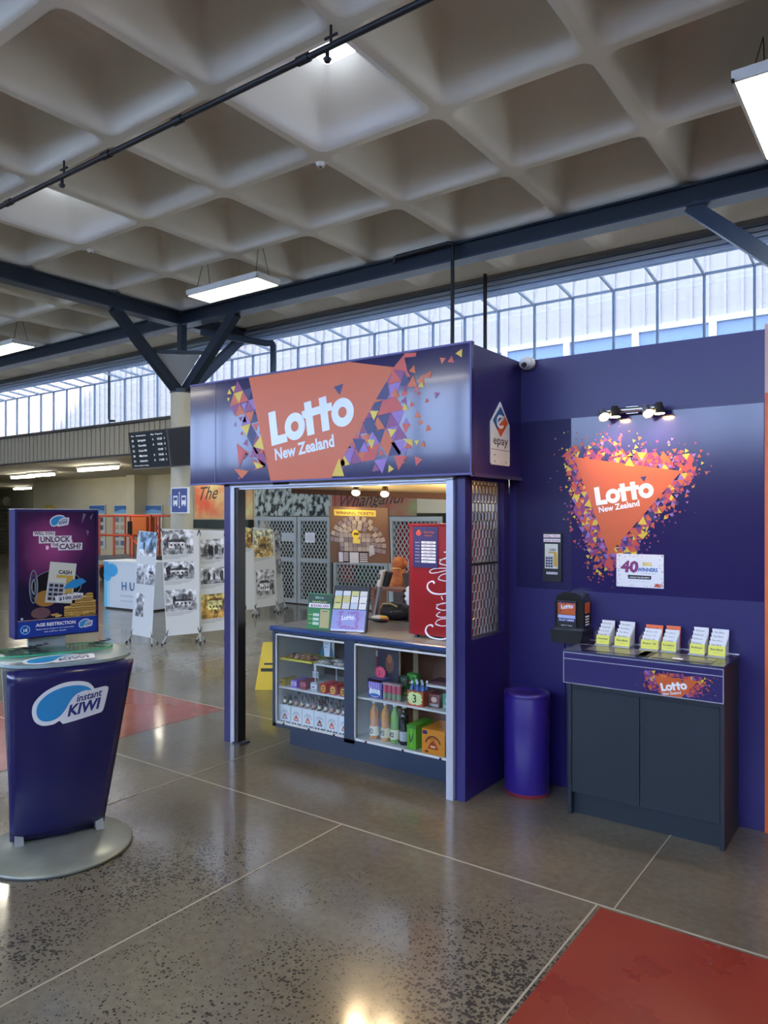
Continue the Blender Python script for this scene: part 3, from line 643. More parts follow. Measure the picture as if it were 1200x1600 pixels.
# loose shapes read from the photograph
for pts, c_ in (([(632, 552), (651, 551), (650, 557), (631, 559)], 'red'), ([(631, 555), (613, 577), (637, 580)], 'red'), ([(626, 602), (632, 580), (640, 597), (631, 605)], 'navy'), ([(636, 605), (646, 586), (652, 604)], 'orange'),
                ([(654, 605), (659, 596), (663, 605)], 'yel'), ([(657, 589), (674, 580), (673, 590)], 'orange'), ([(588, 624), (596, 610), (605, 595), (609, 616), (604, 624)], 'navy'), ([(578, 642), (592, 642), (584, 657)], 'yel'), ([(629, 641), (633, 630), (639, 640)], 'yel'),
                ([(567, 659), (584, 659), (590, 670), (575, 680)], 'navy'), ([(606, 670), (620, 671), (611, 684)], 'yel'), ([(630, 686), (645, 687), (645, 698)], 'yel'), ([(656, 697), (662, 688), (665, 699)], 'orange'), ([(628, 701), (637, 701), (632, 711)], 'lil'),
                ([(616, 712), (637, 712), (623, 735)], 'red'), ([(530, 716), (538, 744), (519, 744)], 'yel'), ([(574, 687), (586, 687), (581, 702)], 'yel'), ([(551, 685), (571, 687), (560, 709)], 'navy'), ([(560, 707), (570, 690), (576, 706)], 'lil'),
                ([(610, 620), (618, 606), (625, 621)], 'orange'), ([(679, 612), (687, 614), (681, 623)], 'mag'), ([(396, 698), (408, 680), (413, 703)], 'yel'), ([(395, 720), (413, 728), (402, 733)], 'yel'), ([(370, 693), (385, 705), (374, 730)], 'red'), ([(394, 710), (413, 708), (418, 727)], 'mag'), ([(366, 732), (389, 736), (378, 748)], 'orange')):
    q = [P(*p) for p in pts]
    a2 = sum(q[i][0] * q[(i + 1) % len(q)][1] - q[(i + 1) % len(q)][0] * q[i][1] for i in range(len(q)))
    cv.poly(q if a2 > 0 else q[::-1], INK[c_], 4)
x0, y0 = P(425, 697); x1, y1 = P(553, 661); s_ = (Vector((x1 - x0, y1 - y0)).length) / 3.10
rot = math.atan2(y1 - y0, x1 - x0)
wink = mat('#cfd8e4', .2); lotto(cv, x0, y0, s_, wink, INK['navy'], rot, 5)
xs, ys = P(430, 719); xe, ye = P(523, 697); cv.text('New Zealand', xs, ys, s_ * .47, wink, 5, .03, 0, math.atan2(ye - ys, xe - xs), width=math.hypot(xe - xs, ye - ys))
# vinyl joint
cv.rect(.275, 0, .280, FH, mat('#55508a', .2), 6)
fa.build('fascia_print', k)
# payment sign on the fascia's end
def canvas_end(mb): return Canvas(mb, (KX1 + .001, FY, KB), (0, 1, 0), (0, 0, 1))
e = MB(); cv = canvas_end(e); P = cv.px
o_ = [P(*p) for p in ((766, 720), (766, 662), (765, 655), (780, 629), (795, 655), (794, 664), (794, 722), (790, 726), (770, 724))]
yy = [min(o_[0][1], o_[6][1])]
a0, a1 = P(765.5, 700)[0], P(795, 700)[0]; bz, tz, sz = P(780, 727)[1], P(780, 628)[1], P(780, 662)[1]; mid = (a0 + a1) / 2; w_ = a1 - a0
t = thing('payment_sign', 'white house-shaped payment sign with a diamond e on the kiosk end panel', 'sign', (KX1 + .002, FY + mid, KB + bz))
sg = MB(); sg.use(mat('#e8eaee', .3)).prism([(FY + a0, KB + bz + .01), (FY + a0 + .01, KB + bz), (FY + a1 - .01, KB + bz), (FY + a1, KB + bz + .01), (FY + a1, KB + sz), (FY + mid, KB + tz), (FY + a0, KB + sz)], 'x', KX1 + .001, KX1 + .007)
sg.build('board', t)
e = MB(); cv = Canvas(e, (KX1 + .0075, FY, KB), (0, 1, 0), (0, 0, 1)); blu = mat('#2f5f9c', .3); org = mat('#e8642c', .3); blk = mat('#1e2030', .4)
dcy = P(780, 659)[1]; r_ = w_ * .41; rh = (tz - bz) * .245
cv.poly([(mid - r_, dcy), (mid - r_ * .45, dcy - rh * .55), (mid + r_ * .55, dcy + rh * .45), (mid, dcy + rh)], blu, 1)
cv.poly([(mid - r_ * .45, dcy - rh * .55), (mid, dcy - rh), (mid + r_, dcy), (mid + r_ * .55, dcy + rh * .45)], org, 1)
cv.ring(mid, dcy, r_ * .52, rh * .45, r_ * .17, mat('#f0f2f4', .3), 2, a0=25, a1=320); cv.line(mid - r_ * .45, dcy - r_ * .25, mid + r_ * .5, dcy + r_ * .35, r_ * .16, mat('#f0f2f4', .3), 2)
cv.text('epay', mid, bz + (sz - bz) * .49, .075, blk, 1, .006, width=w_ * .78, align='c')
cv.rect(a0 + .004, bz + (sz - bz) * .36, a1 - .004, bz + (sz - bz) * .37, blk, 1)
for r2 in range(2):
    for c2 in range(3): cv.text(('eftpos', 'i', '+')[c2] if r2 == 0 else ('VISA', 'o', 'MC')[c2], a0 + w_ * (.2 + .3 * c2), bz + (sz - bz) * (.22 - .16 * r2), .014, blk, 1, .004, align='c')
e.build('sign_print', t)
# posts, header frame, foot
b = MB().use(purple); b.box(-4.135, 3.72, 0, -4.065, 3.80, KB); b.build('front_post', k)
b = MB().use(white_al); b.box(-4.064, 3.715, 0.0, -4.026, 3.80, KB); b.use(dark).box(-4.026, 3.725, 0, -3.995, 3.80, KB - .03); b.use(mat('#3a3c46', .5)).box(-4.03, 3.70, 0, -3.95, 3.80, .015); b.build('post_channel', k)
b = MB().use(white_al); b.box(-4.064, 3.71, 1.865, -2.181, 3.74, 1.902); b.box(-4.064, 3.735, 1.85, -2.181, 3.80, 1.865); b.build('header_frame', k)
b = MB().use(dark); b.box(-3.62, 3.70, 1.875, -3.48, 3.712, 1.90); b.build('shutter_catch', k)
b = MB().use(white_al); b.box(-2.228, 3.71, 0, -2.181, 3.80, KB - .03); b.build('side_channel', k)
# side wall with the grille opening
b = MB().use(purple); gx0, gx1 = -2.18, -2.115
b.box(gx0, 3.735, 0, gx1, 3.815, KB); b.box(gx0, 3.815, 0, gx1, WY, .925); b.box(gx0, 4.235, .925, gx1, WY, KB); b.box(gx0, 3.815, 1.868, gx1, 4.235, KB)
b.build('side_wall', k)
gm = mat('#8c8c92', .4, metal=.4); b = MB().use(gm); nx = 19; y0g, y1g, z0g, z1g = 3.82, 4.23, .93, 1.865
dy = (y1g - y0g) / nx; dz = .034
for i in range(nx + 1):
    z = z0g; sg_ = 1 if i % 2 else -1; yb = y0g + i * dy; pts = []
    while z < z1g: pts += [(z, dy * .24 * sg_), (min(z + .046, z1g), dy * .24 * sg_)]; z += .054; sg_ = -sg_
    for (za, oa), (zb, ob_) in zip(pts, pts[1:]):
        if zb > za: b.bar((-2.165, yb + oa, za), (-2.165, yb + ob_, zb), .004, .0085, up=(1, 0, 0))
b.build('grille_mesh', k)
b = MB().use(mat('#6d6f78', .4, metal=.5))
for (a, c_, d, e_) in ((3.815, .925, 3.825, 1.87), (4.225, .925, 4.235, 1.87)): b.box(-2.175, a, c_, -2.155, d, e_)
b.box(-2.175, 3.815, .925, -2.155, 4.235, .935); b.build('grille_frame', k)
b = MB().use(mat('#c9cbd0', .35)); b.box(-2.178, 3.83, 1.37, -2.17, 4.10, 1.385); b.use(dark).box(-2.177, 3.83, 1.36, -2.155, 4.23, 1.37); b.build('grille_shelf_edge', k)
# soffit (sloping down to the back) and its back rail
warm = mat('#e6d2a0', .6)
b = MB().use(warm); v = [(-4.05, 3.81, 1.905), (-2.185, 3.81, 1.905), (-2.225, 4.75, 1.80), (-4.0, 4.35, 1.875)]
b.add(v, [(0, 3, 2, 1)]); b.add([(x, y, z + .02) for x, y, z in v], [(0, 1, 2, 3)]); b.build('soffit', k)
b = MB().use(mat('#7a5a52', .6)); b.bar((-4.05, 4.36, 1.865), (-2.225, 4.78, 1.775), .03, .05); b.build('back_rail', k)
b = MB().use(mat('#54505c', .6)); b.box(-2.18, WY, 0, -2.115, 4.8, 1.80); b.build('rear_side_panel', k)
# ceiling tube behind the header, warm
b = MB().use(mat('#ffd28a', .5, emit=5)); b.cyl((-2.95, 3.84, 1.885), (-2.3, 3.84, 1.885), .012, n=8); b.build('warm_tube', k)
def spot_light(p, aim, power, size=80, colr=(1, .78, .48), blend=.6, r=.02):
    l = bpy.data.lights.new('spot', 'SPOT'); l.energy = power; l.spot_size = R(size); l.spot_blend = blend; l.color = colr; l.shadow_soft_size = r
    o = bpy.data.objects.new('spot', l); col.objects.link(o); o.location = p; o.rotation_euler = (Vector(p) - Vector(aim)).to_track_quat('Z', 'Y').to_euler(); return o
bulb = mat('#ffcf80', .5, emit=260)
def spot_head(t, p, aim, m, mount):
    p = Vector(p); d = (Vector(aim) - p).normalized()
    b = MB().use(m); b.cyl(p - d * .05, p, .018, .03, n=16); b.cyl(p, p + d * .012, .03, .034, n=16); b.tube([mount, Vector(mount) + Vector((0, 0, -.03)), p - d * .04], .006, 6)
    o = b.build('spot_head', t); b = MB().use(bulb); b.cyl(p + d * .009, p + d * .0135, .026, n=14); b.build('bulb', o)
for (px, py, lb) in ((556, 768, 'left of the two small black spotlights under the kiosk header'), (601, 770, 'right of the two small black spotlights under the kiosk header')):
    q = W(px, py, Y=3.93)
    t = thing('spotlight', lb, 'spotlight', (q.x, 3.93, q.z + .06))
    b = MB().use(dark); b.box(q.x - .03, 3.90, q.z + .085, q.x + .03, 3.95, q.z + .115); b.build('mount', t)
    spot_head(t, (q.x, 3.93, q.z), (q.x + .5, 3.1, .7), mat('#3a2c24', .4, metal=.3), (q.x, 3.93, q.z + .085))
    spot_light((q.x + .005, 3.93, q.z - .02), (q.x + .5, 3.1, .7), 10, 120, (1, .80, .52))
# two unseen upward spots added to brighten the soffit
spot_light((-2.45, 4.05, 1.66), (-2.65, 4.1, 2.0), 7, 150, (1, .80, .5), .5)
spot_light((-3.1, 4.0, 1.70), (-3.1, 4.05, 2.0), 3, 150, (1, .80, .5), .5)
# camera dome at the kiosk's back corner
q = W(821, 568, Y=4.24)
t = thing('security_camera', 'white dome camera where the kiosk top meets the purple partition', 'camera', (q.x, 4.30, q.z))
b = MB().use(mat('#d8dade', .35)); b.cyl((q.x, 4.30, q.z + .01), (q.x, 4.25, q.z + .005), .04, .042, n=20); b.blob((q.x, 4.235, q.z), .038, .034, .034, 16, 10); b.build('dome', t)
b = MB().use(dark); b.cyl((q.x + .004, 4.225, q.z - .006), (q.x + .010, 4.195, q.z - .018), .016, n=14); b.build('lens', t)

# ================================================================== PARTITION WALL, GRAPHIC AND WHAT HANGS ON IT
wall_p = MB().use(purple); wall_p.box(-2.11, WY, 0, -.64, WY + .1, 2.635); struct(wall_p.build('wall_right'))
b = MB().use(mat('#d8682c', .45)); b.box(-.64, WY - .01, 0, .4, WY + .1, 2.30); b.use(mat('#c7a8a0', .5)).box(-.64, WY - .01, 2.30, .4, WY + .1, 2.66); struct(b.build('wall_right_orange'))
g = thing('wall_graphic', 'navy vinyl wall panel with the orange triangle logo in a burst of confetti', 'poster', (-1.3, WY - .002, 1.21))
gx0, gx1, gz0, gz1 = -2.06, -.645, 1.205, 2.25
b = MB().use(mat('#1d174a', .4, spec=.25)); b.box(gx0, WY - .004, gz0, W(893, 700, Y=WY).x, WY - .0002, gz1 - .0); b.build('matte_sheet', g)
b = MB().use(navy_v); b.box(W(893, 700, Y=WY).x, WY - .005, gz0, gx1, WY - .0002, gz1); b.build('gloss_sheet', g)
a = MB(); cv = Canvas(a, (gx0, WY - .0058, gz0), (1, 0, 0), (0, 0, 1)); P = cv.px
T3 = [P(897, 714), P(1065, 736), P(952, 866)]
o3 = T3[::-1]
clip = (.0, .0, gx1 - gx0 - .01, gz1 - gz0 - .03)
confetti(cv, T3, .040, .175, 21, clip, 1, .1, 1.45)
confetti(cv, T3, .024, .21, 22, clip, 2, .3, dens=.32)
c3 = INK['orange']; cv.poly(o3, c3, 3)
for pts, c_ in (([(877, 714), (888, 704), (893, 715)], 'red'), ([(1061, 737), (1079, 719), (1084, 733)], 'red'), ([(952, 866), (960, 891), (944, 884)], 'red'), ([(976, 727), (984, 715), (991, 729)], 'yel'), ([(995, 707), (1010, 707), (1003, 719)], 'yel'), ([(897, 775), (907, 772), (902, 786)], 'yel'), ([(913, 790), (921, 779), (925, 793)], 'yel'), ([(997, 819), (1005, 806), (1011, 820)], 'yel'), ([(996, 836), (1014, 831), (1005, 842)], 'yel')):
    q = [P(*p) for p in pts]; a2 = sum(q[i][0] * q[(i + 1) % 3][1] - q[(i + 1) % 3][0] * q[i][1] for i in range(3)); cv.poly(q if a2 > 0 else q[::-1], INK[c_], 4)
x0, y0 = P(932, 790); x1, y1 = P(1022, 776); s_ = math.hypot(x1 - x0, y1 - y0) / 3.12; rot = math.atan2(y1 - y0, x1 - x0)
lotto(cv, x0, y0, s_, mat('#eef0f4', .3), INK['navy'], rot, 5)
xs, ys = P(936, 801); xe, ye = P(1000, 790); cv.text('New Zealand', xs, ys, s_ * .44, mat('#eef0f4', .3), 5, .03, 0, math.atan2(ye - ys, xe - xs), width=math.hypot(xe - xs, ye - ys))
a.build('logo_print', g)
# picture-light bar
t = thing('spotlight_bar', 'chrome wall bar with four small spotlights above the logo', 'spotlight', (-1.35, WY, 2.2))
A = W(945, 645, Y=4.24); B = W(1030, 635, Y=4.24); zb = (A.z + B.z) / 2
b = MB().use(mat('#c9ccd2', .18, metal=.9)); b.cyl((A.x, 4.235, zb), (B.x, 4.235, zb), .016, n=16); b.build('bar', t)
b = MB().use(mat('#c9ccd2', .25, metal=.8)); b.box(A.x + .12, 4.25, zb - .02, B.x - .12, 4.2965, zb + .02); b.build('backplate', t)
b = MB().use(dark); b.cyl((B.x, 4.235, zb), (B.x + .015, 4.235, zb), .02, n=16); b.build('end_cap', t)
for px, lit, o in ((943, 1, -.04), (961, 0, .02), (1012, 1, -.04), (1030, 0, .02)):
    q = W(px, 650, Y=4.2); p = (q.x, 4.20, zb - .028)
    spot_head(t, p, (q.x + (.25 if lit else .02), 3.9 if lit else 4.2, zb - .42), mat('#c4c7cc', .2, metal=.8) if lit else dark, (q.x, 4.235, zb))
    if lit: spot_light((q.x, 4.19, zb - .05), (q.x, 4.27, 1.6), 3, 120, (1, .86, .66), .8)
for o in [x for x in bpy.data.objects if x.name.startswith('bulb') and x.parent and x.parent.parent == t]:
    pass
# the scratch-ticket poster strip left of the logo
def plate(name, label, cat, pxs, Y, th, m):
    (x0, y0), (x1, y1) = pxs; a = W(x0, y0, Y=Y); c_ = W(x1, y1, Y=Y)
    t = thing(name, label, cat, ((a.x + c_.x) / 2, Y + th, c_.z)); b = MB().use(m); b.box(a.x, Y, c_.z, c_.x, Y + th, a.z); b.build('sheet', t, bevel=.001)
    e = MB(); return t, e, Canvas(e, (a.x, Y - .0006, c_.z), (1, 0, 0), (0, 0, 1)), c_.x - a.x, a.z - c_.z
silver = mat('#b9bec8', .35); gold = mat('#c8a84a', .35); blk = mat('#15151c', .4); wht = mat('#eceef0', .4)
def scratch_card(cv, x, y, w, h, l=2):
    cv.rect(x, y, x + w, y + h, mat('#d9dccf', .35), l); cv.rect(x + w * .68, y + h * .08, x + w * .96, y + h * .62, gold, l + 1); cv.rect(x + w * .04, y + h * .04, x + w * .64, y + h * .5, silver, l + 1)
    for r in range(4):
        for c in range(3): cv.rect(x + w * (.08 + .19 * c), y + h * (.06 + .11 * r), x + w * (.22 + .19 * c), y + h * (.13 + .11 * r), mat('#23262e', .4), l + 2)
    cv.text('CASH', x + w * .35, y + h * .72, h * .13, mat('#2a2f3a', .4), l + 2, .03, width=w * .5); cv.rect(x + w * .3, y + h * .62, x + w * .92, y + h * .69, gold, l + 1)
t, e, cv, w_, h_ = plate('ticket_poster', 'narrow black poster showing a silver and gold scratch ticket, left of the logo', 'poster', ((848, 832), (877, 910)), WY - .02, .018, blk)
scratch_card(cv, w_ * .12, h_ * .27, w_ * .7, h_ * .5, 1)
for q_, tx in enumerate(('WILL YOU', 'UNLOCK THE CASH?')): cv.rect(w_ * .05, h_ * (.90 - .09 * q_), w_ * .95, h_ * (.965 - .09 * q_), wht, 1); cv.text(tx, w_ * .5, h_ * (.91 - .09 * q_), h_ * .055, mat('#b02a6a', .4), 2, .02, width=w_ * .84, align='c')
cv.rect(w_ * .2, h_ * .155, w_ * .8, h_ * .2, wht, 1); cv.text('WIN UP TO $100,000', w_ * .5, h_ * .165, h_ * .035, blk, 2, .02, width=w_ * .56, align='c')
e.build('poster_print', t)
# the 40 big winners notice
t, e, cv, w_, h_ = plate('winners_notice', 'white notice with a large 40 and confetti border under the logo', 'notice', ((963, 865), (1037, 920)), WY - .012, .004, wht)
rng = random.Random(5)
for i in range(90):
    s_ = rng.random(); side = rng.randrange(4); z_ = rng.uniform(.01, .085)
    x, y = [(s_, z_), (s_, 1 - z_), (z_, s_), (1 - z_, s_)][side]; x = min(max(x, .02), .98) * w_; y = min(max(y, .03), .97) * h_; r = rng.uniform(.0015, .0035)
    cv.poly([(x - r, y - r), (x + r, y - r * .5), (x, y + r)], rng.choice([blk, INK['navy'], INK['red'], INK['mag'], INK['lil']]), 1)
cv.text('40', w_ * .10, h_ * .46, h_ * .46, INK['mag'], 1, .045, .08, width=w_ * .38)
cv.text('BIG', w_ * .56, h_ * .66, h_ * .15, mat('#d8c23a', .4), 2, .04, width=w_ * .2); cv.text('WINNERS', w_ * .46, h_ * .49, h_ * .15, mat('#2a6ab0', .4), 2, .04, width=w_ * .42)
cv.text('SO FAR THIS YEAR', w_ * .52, h_ * .41, h_ * .05, silver, 2, .01, width=w_ * .32)
cv.poly([(w_ * .26, h_ * .25), (w_ * .74, h_ * .25), (w_ * .75, h_ * .36), (w_ * .25, h_ * .37)], blk, 2); cv.text('COULD YOU BE NEXT?', w_ * .5, h_ * .28, h_ * .06, wht, 3, .02, width=w_ * .42, align='c')
cv.text('ask in store for details today', w_ * .5, h_ * .17, h_ * .04, silver, 2, 0, width=w_ * .44, align='c')
lotto(cv, w_ * .82, h_ * .07, h_ * .07, INK['red'], None, 0, 2); cv.poly([(w_ * .80, h_ * .04), (w_ * .96, h_ * .03), (w_ * .86, h_ * .15)], INK['orange'], 1)
e.build('notice_print', t)
# black entry-slip dispenser on the wall
a = W(892, 960, Y=4.2); dx = a.x; zc = a.z
t = thing('slip_dispenser', 'black rounded plastic dispenser with orange logo card on the purple wall', 'dispenser', (dx, WY, W(890, 1003, Y=4.2).z))
b = MB().use(mat('#14151a', .22, coat=.3))
zt = W(890, 925, Y=4.2).z; zb_ = W(890, 1002, Y=4.2).z; hw = .088
b.prism([(dx - hw, zb_ + .05), (dx + hw, zb_ + .05), (dx + hw, zt - .06), (dx + hw * .8, zt - .015), (dx + hw * .4, zt), (dx - hw * .4, zt), (dx - hw * .8, zt - .015), (dx - hw, zt - .06)], 'y', 4.17, WY)
b.build('body', t, bevel=.012)
b = MB().use(mat('#101116', .3, coat=.3)); b.prism([(dx - hw * 1.08, zb_ + .05), (dx - hw * .95, zb_ + .0), (dx + hw * .95, zb_), (dx + hw * 1.12, zb_ + .05), (dx + hw * 1.12, zb_ + .075), (dx - hw * 1.08, zb_ + .075)], 'y', 4.12, WY); b.build('tray', t, bevel=.01)
b = MB().use(blk); b.box(dx - hw * .75, 4.155, zb_ + .085, dx + hw * .55, 4.17, zt - .05); b.build('card_panel', t)
e = MB(); cv = Canvas(e, (dx - hw * .75, 4.1545, zb_ + .085), (1, 0, 0), (0, 0, 1)); w_ = hw * 1.3; h_ = zt - .05 - zb_ - .085
cv.rect(.004, h_ * .5, w_ - .004, h_ * .93, INK['orange'], 1); confetti(cv, [(w_ * .2, h_ * .5), (w_ * .8, h_ * .5), (w_ * .8, h_ * .93), (w_ * .2, h_ * .93)], .012, .02, 3, (0.002, h_ * .48, w_ - .002, h_ * .98), 2)
lotto(cv, w_ * .22, h_ * .70, h_ * .15, wht, None, .1, 3); cv.rect(.004, h_ * .36, w_ - .004, h_ * .48, mat('#b8c4e8', .3), 1); cv.rect(.004, h_ * .24, w_ - .004, h_ * .35, mat('#1c2c78', .3), 1)
cv.text('PLAY HERE', w_ * .5, h_ * .26, h_ * .09, wht, 2, .02, width=w_ * .8, align='c'); cv.text('open 7 days', w_ * .5, h_ * .08, h_ * .06, wht, 2, .01, width=w_ * .6, align='c'); e.build('card_print', t)
e = MB(); cv = Canvas(e, (dx + hw + .0006, 4.18, zb_ + .085), (0, 1, 0), (0, 0, 1)); cv.rect(.01, h_ * .55, .09, h_ * .95, INK['orange'], 1); cv.rect(.03, h_ * .62, .07, h_ * .7, INK['red'], 2)
for q_ in range(4): cv.rect(.02, h_ * (.1 + .1 * q_), .08, h_ * (.15 + .1 * q_), wht, 1)
e.build('side_print', t)
q = W(882, 1060, Y=4.29); b = MB().use(mat('#191446', .5)); b.cyl((q.x, 4.296, .05), (q.x, 4.296, zb_), .004, n=6); tag(b.build('cable', at=(q.x, 4.296, .05)), 'dark cable running down the wall under the slip dispenser', 'cable')

# ================================================================== BIN AND CABINET
q = W(818, 1240, z=0)
BX, BY = q.x, 4.10; bh = .605
t = thing('waste_bin', 'purple oval waste bin standing between the kiosk wall and the dark cabinet', 'bin', (BX, BY, 0))
bp = mat('#2e1e78', .32, coat=.15); b = MB().use(bp)
b.lathe([(.128, 0), (.135, .02), (.138, .3), (.138, bh - .03), (.136, bh - .025), (.139, bh - .02), (.139, bh - .008), (.132, bh), (.10, bh), (.09, bh - .01), (.02, bh - .012)], (BX, BY, 0), 32, 1, .92); b.build('body', t)
b = MB().use(mat('#8a2a3a', .4)); b.lathe([(.130, .0), (.137, .012), (.1375, .02)], (BX, BY, 0), 32, 1, .92); b.build('base_ring', t)
teal = nmat('cabinet_slate', '#1d262e', '#202a33', 1.5, .5, spec=.4); teal_d = mat('#1a2229', .6)
cx0, cx1, cy0, cy1, ch = -1.572, -.765, 3.93, 4.29, .93
t = thing('entry_cabinet', 'slate grey two-door cabinet with purple logo band, leaflet racks on top', 'cabinet', ((cx0 + cx1) / 2, (cy0 + cy1) / 2, 0))
b = MB().use(teal); b.box(cx0, cy0, 0, cx0 + .02, cy1, .90); b.box(cx1 - .02, cy0, 0, cx1, cy1, .90); b.box(cx0 + .02, cy1 - .02, 0, cx1 - .02, cy1, .90); b.box(cx0 + .02, cy0 + .02, .12, cx1 - .02, cy1 - .02, .14)
b.box(cx0 + .02, cy0 + .04, 0, cx1 - .02, cy0 + .055, .115); b.box(cx0 + .02, cy0 + .012, .70, cx1 - .02, cy0 + .03, .73); b.build('carcass', t)
xm = (cx0 + cx1) / 2 - .01
for a_, c_ in ((cx0 + .022, xm - .002), (xm + .002, cx1 - .022)):
    b = MB().use(teal); b.box(a_, cy0 + .004, .125, c_, cy0 + .022, .70); b.build('door', t, bevel=.0015)
b = MB().use(mat('#2a225e', .25, coat=.2)); b.box(cx0 - .012, cy0 - .035, .735, cx1 + .004, cy0 - .005, .905); b.build('front_band', t)
b = MB().use(mat('#23234e', .2, coat=.3)); b.prism([(cy0 - .035, .905), (cy1, .905), (cy1, .918), (cy0 - .037, .918)], 'x', cx0 - .012, cx1 + .004); b.build('top', t)
b = MB().use(teal); b.prism([(cy0, .90), (cy1, .90), (cy1, .905), (cy0, .905)], 'x', cx0, cx1); b.build('top_riser', t)
def top_z(y): return .918
b = MB().use(mat('#b4b7c6', .3, metal=.4))
zf = .735
for (xa, za, xb, zb2) in ((cx0 - .012, .735, cx1 + .004, .739), (cx0 - .012, .902, cx1 + .004, .906), (cx0 - .012, .868, cx1 + .004, .872), (cx0 - .012, .735, cx0 - .008, .906), (cx1, .735, cx1 + .004, .906)): b.box(xa, cy0 - .037, za, xb, cy0 - .0345, zb2)
b.box(cx0 - .012, cy1 - .012, .918, cx1 + .004, cy1 - .006, .922); b.build('edge_trim', t)
e = MB(); cv = Canvas(e, (cx0 - .012, cy0 - .0355, .735), (1, 0, 0), (0, 0, 1)); P = cv.px; bw_, bh_ = cx1 - cx0 + .016, .13
q = [P(1022, 1055), P(1092, 1064), P(1065, 1100), P(1035, 1096)]; q = [(x, min(max(y, .005), bh_ - .002)) for x, y in q]
cv.poly(q[::-1], INK['orange'], 3); confetti(cv, q, .02, .075, 31, (.3, .005, bw_ - .01, bh_ - .002), 1)
confetti(cv, q, .012, .11, 32, (.3, .005, bw_ - .01, bh_ - .002), 2, .4, .4)
x0, y0 = P(1034, 1080); x1, y1 = P(1075, 1077); s_ = (x1 - x0) / 3.12; lotto(cv, x0, y0, s_, wht, INK['navy'], math.atan2(y1 - y0, x1 - x0), 5, sub='New Zealand'); e.build('band_print', t)
# inset entry-slip mats on the sloping top
e = MB(); Vv = Vector((0, 1, 0))
cv = Canvas(e, (cx0 - .012, cy0 - .037, .9186), (1, 0, 0), Vv, eps=.001)
cv.rect(.10, .05, .52 * bw_, .20, mat('#6c7280', .2), 1); cv.rect(.56 * bw_, .04, .92 * bw_, .19, mat('#6c7280', .2), 1); cv.rect(.015, .21, bw_ - .015, .225, mat('#8e94a2', .3), 1)
cv.rect(.47 * bw_, .03, .55 * bw_, .21, blk, 1)
e.build('writing_mat', t)
b = MB().use(wht); b.box(-1.02, 3.96, .918, -.97, 3.975, .922); tag(b.build('pencil_stub', at=(-1.0, 3.965, .92)), 'tiny white slip lying on the front edge of the cabinet top', 'slip')

